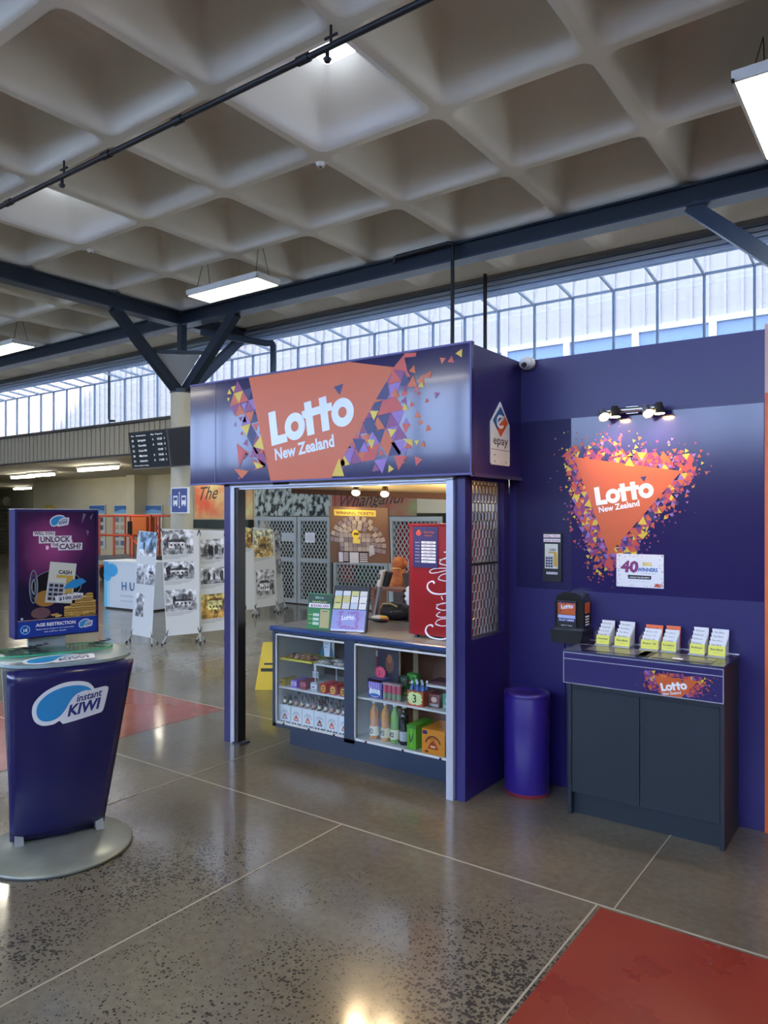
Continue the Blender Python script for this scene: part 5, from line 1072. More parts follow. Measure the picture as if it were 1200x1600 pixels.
b = MB(M).use(mat('#1f7a3a', .4)); b.box(0, 0, 0, wd, .006, L_); b.build('card', t)
b = MB(M); cv = Canvas(b, (0, -.0006, 0), (1, 0, 0), (0, 0, 1)); cv.rect(wd * .02, L_ * .66, wd * .98, L_ * .97, mat('#123f24', .4), 1); cv.text('Bingo', wd * .3, L_ * .85, L_ * .09, mat('#8fb89a', .5), 2, .03, width=wd * .36); cv.text('top prize now', wd * .18, L_ * .745, L_ * .07, mat('#c9d86a', .5), 2, .02, width=wd * .62)
cv.rect(wd * .05, L_ * .6, wd * .93, L_ * .72, wht, 2); cv.text('$500.00', wd * .1, L_ * .62, L_ * .10, mat('#9a3a4a', .5), 3, .02, width=wd * .78)
cv.rect(wd * .54, L_ * .05, wd * .93, L_ * .56, mat('#b8b078', .5), 2); cv.line(wd * .62, L_ * .5, wd * .85, L_ * .51, .004, blk, 3)
for i in range(3): cv.rect(wd * .24, L_ * (.36 - .12 * i), wd * .5, L_ * (.44 - .12 * i), mat('#bcd4c0', .5), 2); cv.rect(wd * .06, L_ * (.39 - .12 * i), wd * .2, L_ * (.405 - .12 * i), mat('#c9d86a', .5), 2)
b.build('card_print', t)
t, M, wd, L_ = standee('ticket_stand', 'leaning ticket stand with rows of white tickets over a lilac logo panel', 'stand', ((515, 986), (571, 989), (532, 915)), 0, .09, None, None)
b = MB(M).use(blk); b.box(0, 0, 0, wd, .03, L_); b.build('case', t)
b = MB(M); cv = Canvas(b, (0, -.0008, 0), (1, 0, 0), (0, 0, 1)); cv.rect(wd * .02, .004, wd * .96, L_ * .48, mat('#8f94cf', .3), 1); confetti(cv, [(wd * .3, L_ * .12), (wd * .7, L_ * .12), (wd * .7, L_ * .4), (wd * .3, L_ * .4)], .02, .06, 3, (wd * .03, .01, wd * .95, L_ * .46), 2, cols=['lil', 'lil'])
cv.rect(wd * .02, .004, wd * .96, L_ * .05, mat('#c4cdf0', .3), 3); lotto(cv, wd * .3, L_ * .25, wd * .115, mat('#dfe3f2', .4), None, .06, 4); b.build('logo_panel', t)
n_ = 0
for r_ in range(3):
    for c_ in range(4):
        b = MB(M).use(mat(['#c9cf8a', '#cfd8dc', '#bcd0e4', '#dfe6ea'][(r_ * 3 + c_ * (r_ != 1)) % 4] if not (r_ == 1 and c_ < 2) else '#c4c47a', .4)); x = wd * (.05 + .235 * c_); z = L_ * (.49 + .15 * r_); y = -.012 + .003 * r_
        b.add([(x, y, z), (x + wd * .2, y, z), (x + wd * .2, y + .01, z + L_ * .17), (x, y + .01, z + L_ * .17), (x, y + .003, z), (x + wd * .2, y + .003, z), (x + wd * .2, y + .013, z + L_ * .17), (x, y + .013, z + L_ * .17)], [(0, 1, 2, 3), (7, 6, 5, 4), (3, 2, 6, 7), (0, 3, 7, 4), (1, 5, 6, 2), (0, 4, 5, 1)])
        cv = Canvas(b, (x, y - .0005, z), (1, 0, 0), Vector((0, .01, L_ * .17)).normalized()); cv.rect(wd * .03, L_ * .13, wd * .17, L_ * .145, blk if (r_ + c_) % 3 == 0 else silver, 1); cv.rect(wd * .03, L_ * .05, wd * .17, L_ * .055, silver, 1)
        b.build('ticket', t)
# terminal on its pole
q = W(590, 968, z=sz1); t = thing('card_terminal', 'white card terminal on a dark slanted pole at the middle of the counter', 'terminal', (q.x, q.y, sz1))
T_ = W(596, 905, Y=q.y); D_ = Vector((T_.x, q.y, T_.z))
b = MB().use(mat('#8a8c90', .3, metal=.4)); b.bar((q.x - .03, q.y, sz1 + .005), D_, .03, .02); b.use(blk).cyl((q.x - .03, q.y, sz1), (q.x - .03, q.y, sz1 + .01), .05, n=18); b.build('pole', t)
b = MB().use(blk); b.bar(D_ + Vector((.02, .02, -.05)), D_ + Vector((.06, .02, .06)), .05, .04); b.build('cradle', t)
b = MB().use(mat('#d8d2c4', .4)); b.bar(D_ + Vector((-.005, -.01, -.055)), D_ + Vector((.03, -.01, .07)), .062, .03); b.build('keypad_body', t, bevel=.004)
b = MB().use(mat('#3a4440', .2)); b.bar(D_ + Vector((.008, -.028, 0)), D_ + Vector((.02, -.028, .04)), .044, .004); b.build('screen', t)
# barcode scanner
q = W(594, 972, z=sz1); t = thing('barcode_scanner', 'handheld scanner in black, white and yellow lying on the counter', 'scanner', (q.x, q.y, sz1), R(8))
Ms = WM[t]
b = MB(Ms).use(blk); b.blob((0, 0, .018), .075, .04, .018, 16, 8); b.build('underside', t)
b = MB(Ms).use(mat('#cfd0d0', .35)); b.blob((-.012, 0, .032), .066, .036, .018, 16, 8); b.build('shell', t)
b = MB(Ms).use(mat('#d8a83a', .35)); b.blob((.028, -.004, .034), .042, .028, .018, 14, 8); b.build('trigger_plate', t)
b = MB(Ms).use(mat('#b02a2a', .35)); b.blob((.066, -.006, .024), .012, .022, .009, 10, 6); b.build('scan_window', t)
# black bag
q = W(617, 955, Y=4.62); b_t = thing('shoulder_bag', 'black bag slumped on the counter against the drinks fridge', 'bag', (q.x, 4.62, sz1))
bx, by = q.x, 4.64; rb_ = random.Random(2)
b = MB().use(nmat('bag_fabric', '#0f1114', '#1a1d22', 20, .7)); b.blob((bx, by, sz1 + .055), .14, .10, .06, 20, 12, .04, rb_); b.blob((bx - .02, by, sz1 + .085), .10, .07, .05, 16, 10, .05, rb_); b.build('body', b_t)
b = MB().use(mat('#b09a6a', .5)); b.tube([(bx - .10, by - .07, sz1 + .09), (bx - .07, by - .085, sz1 + .125), (bx, by - .08, sz1 + .13), (bx + .06, by - .075, sz1 + .11)], .006, 6); b.build('strap', b_t)
b = MB().use(mat('#6a6c70', .3, metal=.7)); b.cyl((bx + .02, by - .098, sz1 + .07), (bx + .02, by - .104, sz1 + .07), .007, n=10); b.tube([(bx + .03, by - .09, sz1 + .075), (bx + .1, by - .085, sz1 + .08)], .004, 6); b.build('buckle', b_t)
# papers on the counter
for (px, py, w_, h_, c_, lb) in ((625, 985, .16, .07, '#5a2a26', 'dark red counter mat lying left of the fridge'), (548, 990, .10, .035, '#b8a890', 'beige slip lying in front of the ticket stand')):
    q = W(px, py, z=sz1); b = MB(Matrix.Translation((q.x, q.y + .03, sz1)) @ Matrix.Rotation(.1, 4, 'Z')).use(mat(c_, .5)); b.box(-w_ / 2, -h_ / 2, 0, w_ / 2, h_ / 2, .002); tag(b.build('counter_mat' if w_ > .12 else 'paper_slip', at=(q.x, q.y + .03, sz1)), lb, 'mat' if w_ > .12 else 'paper')

# winning tickets board
A = W(514, 791, d=4.95); B = W(607, 794, d=5.05); C_ = W(517, 879, d=4.95); D2 = W(608, 886, d=5.05)
U = (B - A); V = (A - C_); U_l = U.length; V_l = V.length; t = thing('tickets_board', 'brown board fanned with winning tickets under a yellow title strip', 'board', tuple((C_ + D2) / 2))
N_ = U.cross(V).normalized()
b = MB().use(mat('#69503c', .6)); v = [C_, C_ + U, A + U, A]; b.add(v + [p - N_ * .008 for p in v], [(0, 1, 2, 3), (7, 6, 5, 4), (3, 2, 6, 7), (0, 4, 5, 1), (1, 5, 6, 2), (0, 3, 7, 4)]); b.build('board', t)
b = MB().use(mat('#4a2a24', .5)); b.bar(C_ + U - N_ * .002, A + U - N_ * .002, .006, .02, up=N_); b.build('edge_strip', t)
e = MB(); cv = Canvas(e, C_, U.normalized(), V.normalized(), N_); w_, h_ = U_l, V_l
cv.rect(w_ * .08, h_ * .84, w_ * .78, h_ * .95, mat('#d2bc50', .5), 1); cv.text('WINNING TICKETS!', w_ * .11, h_ * .865, h_ * .075, mat('#4a2430', .5), 2, .02, width=w_ * .64)
e.build('title_print', t)
e = MB(); cv = Canvas(e, C_, U.normalized(), V.normalized(), N_, eps=.0012); tk = ['#a8a294', '#8c8488', '#b4b0a4', '#80777f', '#9a928e']; rg = random.Random(4); l_ = 1
def tcard(cx, cy, a, b_, rot, c_, l):
    c, q = math.cos(rot), math.sin(rot); k9 = lambda e: [(cx + x * e * c - y * e * q, cy + x * e * q + y * e * c) for x, y in ((-a, -b_), (a, -b_), (a, b_), (-a, b_))]; cv.poly(k9(1.13), mat('#26222c', .5), l - .25); cv.poly(k9(1), mat(c_, .5), l)
    for s_ in (-.5, .1, .6): cv.poly([(cx + x * c - y * q, cy + x * q + y * c) for x, y in ((-a * .8, b_ * s_), (a * .8, b_ * s_), (a * .8, b_ * (s_ + .14)), (-a * .8, b_ * (s_ + .14)))], mat('#55505a', .5), l + .3)
for ring_, (rr, n_, cs_) in enumerate(((.46, 14, 1), (.38, 13, .9), (.29, 11, .8))):
    for i in range(n_):
        a = R(172 - (172 + 12) * i / (n_ - 1)); rx = rr * (1.0 if math.cos(a) < 0 else 1.12); cx = w_ * (.44 + rx * math.cos(a) * .88); cy = h_ * (.36 + rr * math.sin(a) * .95 + (-.06 if math.cos(a) > .7 else 0))
        tcard(cx, cy, w_ * .034, h_ * .048, a - math.pi / 2, rg.choice(tk), 1 + ring_ * 2 + (i % 2) * .6); 
for r_ in range(4):
    for c_ in range(7): tcard(w_ * (.19 + .073 * c_), h_ * (.25 + .082 * r_), w_ * .033, h_ * .038, 0, rg.choice(tk), 8 + .5 * (r_ % 2))
cv.rect(w_ * .13, h_ * .02, w_ * .62, h_ * .20, mat('#23232c', .5), 7); cv.rect(w_ * .13, h_ * .02, w_ * .20, h_ * .19, mat('#c0c0cc', .5), 9)
for i in range(5): cv.rect(w_ * .21, h_ * (.04 + .032 * i), w_ * .29, h_ * (.055 + .032 * i), mat('#d4d4d8', .5), 9)
cv.rect(w_ * .31, h_ * .0, w_ * .46, h_ * .19, mat('#b9c2c8', .5), 9)
for i in range(5): cv.rect(w_ * .48, h_ * (.02 + .034 * i), w_ * .61, h_ * (.036 + .034 * i), mat('#d4d4d8', .5), 9)
cv.ell(w_ * .42, h_ * .51, w_ * .06, h_ * .085, mat('#dcc83a', .5), 11); cv.rect(w_ * .39, h_ * .50, w_ * .47, h_ * .54, mat('#4a4416', .5), 12); cv.rect(w_ * .37, h_ * .35, w_ * .49, h_ * .43, mat('#cfc05a', .5), 11)
for i in range(5): cv.poly([(w_ * (.64 + .02 * i), h_ * (.12 + .01 * i)), (w_ * (.655 + .02 * i), h_ * (.12 + .01 * i)), (w_ * (.665 + .012 * i), h_ * .32), (w_ * (.645 + .012 * i), h_ * .32)], mat('#aab4bc', .5), 9)
e.build('ticket_fan', t)
for s_ in (.1, .9):
    b = MB().use(dark); p = A + U * s_; b.cyl(p, (p.x, p.y, 1.88), .0015, n=5); b.build('hanging_cord', t)

# wet floor sign behind the counter
p0 = W(413, 1078, z=0); yw = mat('#e2c21e', .4)
t = thing('wet_floor_sign', 'yellow folding wet floor sign standing behind the left end of the counter', 'sign', (p0.x, p0.y, 0)); 
Mw = Matrix.Translation(p0) @ Matrix.Rotation(YAW, 4, 'Z')
for s_ in (-1, 1):
    b = MB(Mw).use(yw); h = .44
    v = [(-.09, s_ * .10 + .1, 0), (.15, s_ * .10 + .1, 0), (.10, .1, h), (-.03, .1, h)]
    v = v[:]; b.add([Vector(p) + Vector((0, q, 0)) for q in (0, .012) for p in v], [(0, 1, 2, 3), (7, 6, 5, 4), (3, 2, 6, 7), (0, 4, 5, 1), (1, 5, 6, 2), (0, 3, 7, 4)])
    if s_ < 0: cv = Canvas(b, (-.09, -.001, 0), (1, 0, 0), (0, .1, h)); cv.rect(.05, .38, .17, .45, mat('#2a2a1a', .5), 2); cv.rect(.08, .52, .16, .56, mat('#2a2a1a', .5), 2)
    b.build('panel', t)

# ================================================================== SCRATCH-TICKET STAND AT LEFT
SR = YAW + R(32); SC = FW * 3.69 + RT * (-1.63)
t = thing('ticket_booth', 'navy pedestal stand with scratch-ticket logo, glass top and light box on a pole', 'stand', (SC.x, SC.y, 0), SR)
MS = WM[t]
greyp = nmat('booth_grey', '#8d9498', '#979ea2', 1.4, .4, metal=.2)
b = MB(MS).use(nmat('base_disc', '#7c8178', '#8c9188', 5, .28, metal=.3)); b.lathe([(.345, 0), (.352, .006), (.352, .014), (.345, .02), (.10, .022)], (0, 0, 0), 64); b.build('base_disc', t)
b = MB(MS).use(mat('#3a3c3a', .5)); b.lathe([(.3535, .001), (.3545, .004), (.3535, .008)], (0, 0, 0), 64); b.build('base_rim', t)
navyb = mat('#1d1c58', .22, coat=.3)
# front panel: leans out towards the top, gently bowed
def front_pt(s, z):
    """s in -1..1 across, z height"""
    k = (z - .035) / (.935 - .035); hw = .2225 + (.287 - .2225) * k; y = .097 - .254 * k - .035 * (1 - s * s)
    return Vector((.014 + .029 * k + s * hw, y, z))
b = MB(MS).use(navyb); n1, n2 = 16, 12; v = []; f = []
for j in range(n2 + 1):
    z = .035 + .895 * j / n2
    for i in range(n1 + 1):
        s_ = -1 + 2 * i / n1; p = front_pt(s_, z)
        v.append(p)
nn = len(v); v += [p + Vector((0, .02, 0)) for p in v]
for j in range(n2):
    for i in range(n1):
        a = j * (n1 + 1) + i; f.append((a, a + 1, a + n1 + 2, a + n1 + 1)); f.append((nn + a + n1 + 1, nn + a + n1 + 2, nn + a + 1, nn + a))
    a = j * (n1 + 1); f.append((a, a + n1 + 1, nn + a + n1 + 1, nn + a)); a += n1; f.append((a, nn + a, nn + a + n1 + 1, a + n1 + 1))
for i in range(n1): f.append((i, nn + i, nn + i + 1, i + 1)); a = n2 * (n1 + 1) + i; f.append((a, a + 1, nn + a + 1, nn + a))
b.add(v, f, True); b.build('front_panel', t)
# body: grey, tapering
b = MB(MS).use(greyp)
def sec(z, k): return [(-.20 - .06 * k, .13 - .25 * k, z), (.21 + .09 * k, .13 - .25 * k, z), (.19 + .06 * k, .33 + .03 * k, z), (-.18 - .05 * k, .33 + .03 * k, z)]
v = sec(.022, 0) + sec(.93, 1); b.add(v, [(3, 2, 1, 0), (4, 5, 6, 7), (0, 1, 5, 4), (1, 2, 6, 5), (2, 3, 7, 6), (3, 0, 4, 7)]); b.build('body', t)
b = MB(MS).use(greyp); b.prism([(.06, .02), (-.25, .02), (-.22, .05), (.06, .14)][::-1], 'x', -.25, -.17) if 0 else None
for sx in (-1, 1): b = MB(MS).use(greyp); b.prism([(.05, .022), (.34, .022), (.30, .09), (.10, .09)], 'x', .01 + sx * .19 - .01, .01 + sx * .19 + .03); b.build('foot_bracket', t)
# logo on the bowed front
fl = MB(); cvf = Canvas(fl, (0, 0, 0), (1, 0, 0), (0, 0, 1), eps=.0007)
kiwi_logo(cvf, -.19, .665, .345)
bm = bmesh.new(); vs = [bm.verts.new(v) for v in fl.v]
for fi, mi in zip(fl.f, fl.m):
    try: q = bm.faces.new([vs[i] for i in fi]); q.material_index = mi
    except ValueError: pass
bmesh.ops.triangulate(bm, faces=bm.faces[:])
for k_ in range(-12, 13): bmesh.ops.bisect_plane(bm, geom=bm.verts[:] + bm.edges[:] + bm.faces[:], plane_co=(k_ * .02, 0, 0), plane_no=(1, 0, 0))
ml = MB(MS); ml.mats = fl.mats; bm.verts.ensure_lookup_table()
for v in bm.verts:
    z = v.co.z; k_ = (z - .035) / .9; hw = .2225 + .0645 * k_; s_ = (v.co.x + .02) / hw; p = front_pt(s_, z); p.y += v.co.y - .0005; ml.v.append(MS @ p)
for q in bm.faces: ml.f.append([v.index for v in q.verts]); ml.m.append(q.material_index); ml.s.append(False)
bm.free(); ml.build('logo_print', t)
# top plate and glass shelf
def oval(cx, cy, rx, ry, n=40, p=2.6):
    out = []
    for i in range(n):
        a = 2 * math.pi * i / n; out.append((cx + rx * math.copysign(abs(math.cos(a)) ** (2 / p), math.cos(a)), cy + ry * math.copysign(abs(math.sin(a)) ** (2 / p), math.sin(a))))
    return out
b = MB(MS).use(mat('#8fa4a8', .12, coat=.4)); b.prism(oval(.04, .075, .315, .27), 'z', .936, .95); b.build('top_plate', t)
e = MB(MS); cv = Canvas(e, (-.25, -.16, .951), (1, 0, 0), (0, 1, 0), eps=.0006); kiwi_logo(cv, .08, .03, .34, 1); e.build('top_print', t)
gls = glassmat('green_glass', (.72, .92, .82)); b = MB(MS).use(gls); b.prism(oval(-.02, .19, .32, .135), 'z', .957, .962); b.build('glass_shelf', t)
b = MB(MS).use(mat('#3fae86', .15)); oo_ = oval(-.02, .19, .3215, .1365); ii_ = oval(-.02, .19, .3195, .1345)
v = [(x, y, .956) for x, y in oo_] + [(x, y, .963) for x, y in oo_] + [(x, y, .963) for x, y in ii_]; n = len(oo_)
b.add(v, [(i, (i + 1) % n, n + (i + 1) % n, n + i) for i in range(n)] + [(n + i, n + (i + 1) % n, 2 * n + (i + 1) % n, 2 * n + i) for i in range(n)]); b.build('glass_edge', t)
for x, y in ((-.2, .12), (.16, .12), (-.2, .27), (.16, .27)): b = MB(MS).use(mat('#a8aeb2', .25, metal=.8)); b.cyl((x, y, .95), (x, y, .9568), .009, n=10); b.build('shelf_standoff', t)
# coils of pen chain / pens lying on the shelf
for k_, (x, y) in enumerate(((-.2, .20), (-.12, .25), (.19, .22))):
    b = MB(MS).use(mat('#2a2c30', .4, metal=.4)); pts = [(x + .025 * math.cos(a * .9) + a * .004, y + .018 * math.sin(a * .9), .9650 + .0008 * a) for a in range(0, 24)]; b.tube(pts, .0022, 5); b.tube([(x, y, .967), (x + .06, y - .04, .967)], .004, 6)
    q = MS @ Vector((x, y, .963)); tag(b.build('pen_on_chain', at=tuple(q)), ('dark pen with coiled cord at the left end of the booth glass shelf', 'dark pen with coiled cord just left of the booth pole', 'dark pen with coiled cord right of the booth pole')[k_], 'pen')
# pole and light box
b = MB(MS).use(mat('#a9b0b2', .4)); b.box(-.105, .285, .95, .075, .335, 1.10); b.build('pole', t)
lx0, lx1, lz0, lz1, ly0, ly1 = -.182, .238, 1.02, 1.69, .24, .36
LB = MS @ Matrix.Translation((.03, .28, 0)) @ Matrix.Rotation(R(8), 4, 'Z') @ Matrix.Translation((-.03, -.28, 0))
b = MB(LB).use(mat('#24245e', .55, spec=.3)); b.box(lx0 - .002, ly0, lz0, lx1 + .002, ly1, lz1); b.build('light_box', t, bevel=.004)
b = MB(LB).use(mat('#c9ccd4', .4)); b.box(lx0, ly0 + .002, lz1, lx1, ly1, lz1 + .004); b.build('top_edge', t)
# poster artwork (slightly proud of the box face)
def poster_mat():
    m = bpy.data.materials.new('poster_glow_print'); m.use_nodes = True; T = m.node_tree; N = T.nodes; L = T.links; b_ = N['Principled BSDF']; b_.inputs['Roughness'].default_value = .15
    c = N.new('ShaderNodeTexCoord'); g = N.new('ShaderNodeTexGradient'); g.gradient_type = 'SPHERICAL'; mp = N.new('ShaderNodeMapping')
    mp.inputs['Location'].default_value = (0, 0, -1.50 * 3.6); mp.inputs['Scale'].default_value = (3.8, .01, 3.6); L.new(c.outputs['Object'], mp.inputs[0]); L.new(mp.outputs[0], g.inputs[0])
    n = N.new('ShaderNodeTexNoise'); n.inputs['Scale'].default_value = 5; L.new(c.outputs['Object'], n.inputs[0])
    r = N.new('ShaderNodeValToRGB'); r.color_ramp.elements[0].color = lin('#1a1838'); r.color_ramp.elements[1].color = lin('#a84e88'); r.color_ramp.elements[1].position = 1.0
    q = r.color_ramp.elements.new(.35); q.color = lin('#4a1f50'); 
    a = N.new('ShaderNodeMath'); a.operation = 'MULTIPLY_ADD'; L.new(n.outputs[0], a.inputs[0]); a.inputs[1].default_value = .5; L.new(g.outputs[0], a.inputs[2])
    s = N.new('ShaderNodeMath'); s.operation = 'SUBTRACT'; L.new(a.outputs[0], s.inputs[0]); s.inputs[1].default_value = .25
    L.new(s.outputs[0], r.inputs[0]); L.new(r.outputs[0], b_.inputs['Base Color']); return m
e = MB(LB); pw, ph = lx1 - lx0 - .022, lz1 - lz0 - .02
cv = Canvas(e, (lx0 + .012, ly0 - .0012, lz0 + .008), (1, 0, 0), (0, 0, 1)); cv.rect(0, 0, pw, ph, poster_mat(), 0)
cv.rect(0, 0, pw, ph * .13, mat('#1f3fa0', .2), 1); cv.rect(0, ph * .13, pw, ph * .135, mat('#b8a070', .3), 1)
cv.text('AGE RESTRICTION', pw * .22, ph * .078, ph * .036, wht, 2, .04, width=pw * .5); cv.text('Players must be 18 years or over to buy tickets', pw * .22, ph * .05, ph * .016, wht, 2, .01, width=pw * .48); cv.text('ask staff for details', pw * .32, ph * .028, ph * .014, wht, 2, .01, width=pw * .28)
cv.ring(pw * .09, ph * .06, ph * .036, ph * .036, ph * .006, mat('#7fd0ee', .3), 2); cv.text('18', pw * .058, ph * .045, ph * .036, wht, 2, .03); cv.line(pw * .05, ph * .035, pw * .13, ph * .085, .003, mat('#7fd0ee', .3), 3)
kiwi_logo(cv, pw * .76, ph * .045, pw * .19, 2)
kiwi_logo(cv, pw * .39, ph * .89, pw * .25, 2)
pk = mat('#5a1f4c', .3)
for tx, x, y, h, w2 in (('WILL YOU', .20, .815, .026, .24), ('UNLOCK', .27, .755, .05, .38), ('THE', .42, .72, .026, .08), ('CASH?', .51, .695, .05, .28)):
    cv.poly([(pw * (x - .015), ph * (y - .010)), (pw * (x + w2 + .015), ph * (y - .010)), (pw * (x + w2 + .02), ph * (y + h)), (pw * (x - .015), ph * (y + h))], wht, 2); cv.text(tx, pw * x, ph * y, ph * h * 1.25, pk, 3, .03, width=pw * w2)
# vault door rings, ticket, swoosh, coins
cv.ell(pw * .48, ph * .40, pw * .32, ph * .13, mat('#15121c', .2), 2); cv.ring(pw * .48, ph * .40, pw * .32, ph * .13, .004, mat('#7f8a9a', .2), 3)
cv.ell(pw * .34, ph * .30, pw * .14, ph * .065, mat('#a87a3a', .3), 3)
for k_, r_ in enumerate((1, .72, .45)): cv.ring(pw * .19, ph * .40, pw * .055 * r_, ph * .135 * r_, .004 * r_ + .0015, mat(('#b8c4d4', '#6a7890', '#dfe6ee')[k_], .15, metal=.5), 4 + k_)
c, q_ = math.cos(-.12), math.sin(-.12)
scratch_card(Canvas(e, cv.P(pw * .33, ph * .27, 0), (c, 0, -q_ * -1), (-q_, 0, c) if 0 else (.12, 0, .99), cv.N, eps=.0005), 0, 0, pw * .34, ph * .33, 8)
cv.poly([(pw * .56, ph * .37), (pw * .72, ph * .37), (pw * .86, ph * .42), (pw * .80, ph * .45), (pw * .68, ph * .44), (pw * .6, ph * .41)], mat('#2f93d0', .25), 13)
cv.poly([(pw * .45, ph * .315), (pw * .70, ph * .335), (pw * .82, ph * .325), (pw * .80, ph * .28), (pw * .5, ph * .265), (pw * .46, ph * .27)][::-1], wht, 13)
cv.text('WIN UP TO', pw * .47, ph * .315, ph * .022, pk, 14, .02, rot=.04, width=pw * .22); cv.text('$100,000', pw * .50, ph * .278, ph * .038, mat('#1d2a5a', .3), 14, .03, rot=.04, width=pw * .3)
cv.ell(pw * .66, ph * .755, .008, .014, mat('#fff0f8', .3), 2); cv.ell(pw * .36, ph * .71, .008, .012, mat('#ffd8f0', .3), 1)
gd = [mat('#c09448', .3), mat('#dcb870', .25), mat('#8f6a30', .35)]; rc = random.Random(3)
for cxp, n_ in ((.62, 4), (.70, 5), (.76, 7), (.84, 8), (.90, 9), (.94, 6), (.66, 2)):
    for i in range(n_): y = .15 + .02 * i; cv.ell(pw * (cxp + rc.uniform(-.006, .006)), ph * y, pw * .052, ph * .014, gd[2], 5 + i * .6, 14); cv.ell(pw * cxp, ph * (y + .006), pw * .05, ph * .011, gd[i % 2], 5.3 + i * .6, 14)
for i in range(16): cv.ell(pw * rc.uniform(.42, .94), ph * rc.uniform(.145, .17), pw * .045, ph * .009, gd[i % 3], 11 + i * .1, 12, rot=rc.uniform(-.3, .3))
cv.ell(pw * .28, ph * .185, pw * .12, ph * .045, mat('#6a4a50', .5), 1); cv.ell(pw * .05, ph * .148, .006, .006, mat('#bcd8f8', .2), 2)
for pts in ([(.80, .90), (.86, .98), (.82, .99)], [(.88, .80), (.90, .84), (.86, .85)], [(.92, .93), (.96, .99), (.91, .96)]): cv.poly([(pw * x, ph * y) for x, y in pts], mat('#7a6a8a', .3), 1)
e.build('poster_print', t)

# ================================================================== BACK OF THE HALL
# departure screens hung beside the column
sc_m = mat('#0f1418', .4, spec=.3)
for (xa, xb, on, lb) in ((207, 267, True, 'left departure screen with rows of white bus times'), (269, 330, False, 'right departure screen, blank and partly hidden by the kiosk fascia')):
    Yt = 7.0; A = W(xa, 676, Y=Yt); B = W(xb, 730, Y=Yt); t = thing('departure_screen', lb, 'screen', ((A.x + B.x) / 2, Yt, B.z))
    hh = .56; x0, x1 = A.x, B.x; z0 = W(235, 731, Y=Yt).z; z1 = z0 + hh
    lean = .07
    Mt = Matrix.Translation((x0, Yt, z0)) @ Matrix.Rotation(R(8), 4, 'X'); wd = x1 - x0
    b = MB(Mt).use(blk); b.box(0, 0, 0, wd, .05, hh); b.use(mat('#8a8e92', .3, metal=.5)).box(-.006, -.002, -.008, wd + .006, .05, 0); b.box(wd, -.002, 0, wd + .008, .05, hh); b.build('case', t)
    b = MB(Mt).use(mat('#1c252c', .45, spec=.2, emit=.08) if on else sc_m); b.add([(.02, -.002, .02), (wd - .02, -.002, .02), (wd - .02, -.002, hh - .02), (.02, -.002, hh - .02)], [(0, 1, 2, 3)]); b.build('panel', t)
    if on:
        b = MB(Mt); cv = Canvas(b, (.02, -.0035, .02), (1, 0, 0), (0, 0, 1)); w_, h_ = wd - .04, hh - .04; lt = mat('#d8dee2', .4, emit=.5)
        cv.text('Bus   Destination        Bay  Departs', w_ * .05, h_ * .90, h_ * .06, lt, 1, .01, width=w_ * .85)
        for i, (rn, ds, by_, tm) in enumerate((('20', 'Springvale', 'A', '10:25'), ('21', 'Gonville', 'A', '10:26'), ('22', 'Durie Hill', '', '10:40'), ('30', 'Marton', 'B', '10:45'), ('31', 'Aramoho', 'B', '11:00'))):
            y = h_ * (.75 - .15 * i); cv.text(rn, w_ * .05, y, h_ * .085, lt, 1, .015, width=w_ * .06); cv.text(ds, w_ * .22, y, h_ * .085, lt, 1, .015, width=w_ * .22)
            if by_: cv.text(by_, w_ * .62, y, h_ * .085, lt, 1, .015)
            cv.text(tm, w_ * .74, y, h_ * .085, lt, 1, .015, width=w_ * .14); cv.text(str(9 - i), w_ * .93, y, h_ * .085, lt, 1, .015)
        cv.text('Services subject to change', w_ * .05, h_ * .03, h_ * .05, lt, 1, .01, width=w_ * .4); b.build('timetable_print', t)
    b = MB().use(steel); b.bar((CX - .22 if on else CX + .22, Yt + .09, z1 - .1), ((x0 + x1) / 2, Yt + .09, z1 - .1), .05, .05); b.build('bracket', t)
# bus sign on the column
Yb = CY - .26; A = W(267, 762, Y=Yb); B = W(294, 802, Y=Yb); t = thing('bus_stop_sign', 'blue sign with two white bus symbols on the cream column', 'sign', ((A.x + B.x) / 2, Yb, B.z))
b = MB().use(wht); b.box(A.x, Yb, B.z, B.x, Yb + .03, A.z); b.use(greyp).box(CX - .02, Yb + .03, B.z + .1, CX + .02, CY - .15, A.z - .1); b.build('board', t)
b = MB(); w_, h_ = B.x - A.x, A.z - B.z; cv = Canvas(b, (A.x, Yb - .001, B.z), (1, 0, 0), (0, 0, 1)); cv.rect(w_ * .05, h_ * .04, w_ * .95, h_ * .96, mat('#1d3f88', .3), 1)
for x in (.14, .62):
    cv.rect(w_ * x, h_ * .34, w_ * (x + .26), h_ * .68, wht, 2); cv.rect(w_ * (x + .03), h_ * .50, w_ * (x + .23), h_ * .62, mat('#1d3f88', .3), 3); cv.rect(w_ * (x + .02), h_ * .28, w_ * (x + .08), h_ * .34, wht, 2); cv.rect(w_ * (x + .18), h_ * .28, w_ * (x + .24), h_ * .34, wht, 2)
cv.line(w_ * .5, h_ * .2, w_ * .5, h_ * .82, .012, wht, 2); cv.poly([(w_ * .44, h_ * .76), (w_ * .56, h_ * .76), (w_ * .5, h_ * .84)], wht, 2); cv.poly([(w_ * .44, h_ * .26), (w_ * .5, h_ * .18), (w_ * .56, h_ * .26)], wht, 2); b.build('sign_print', t)
q = W(271, 820, Y=10.7); b = MB().use(blk); b.box(q.x - .09, 10.64, q.z - .09, q.x + .12, 10.75, q.z + .10); b.use(mat('#3a4a3a', .4)).box(q.x - .06, 10.63, q.z - .05, q.x + .08, 10.64, q.z + .06)
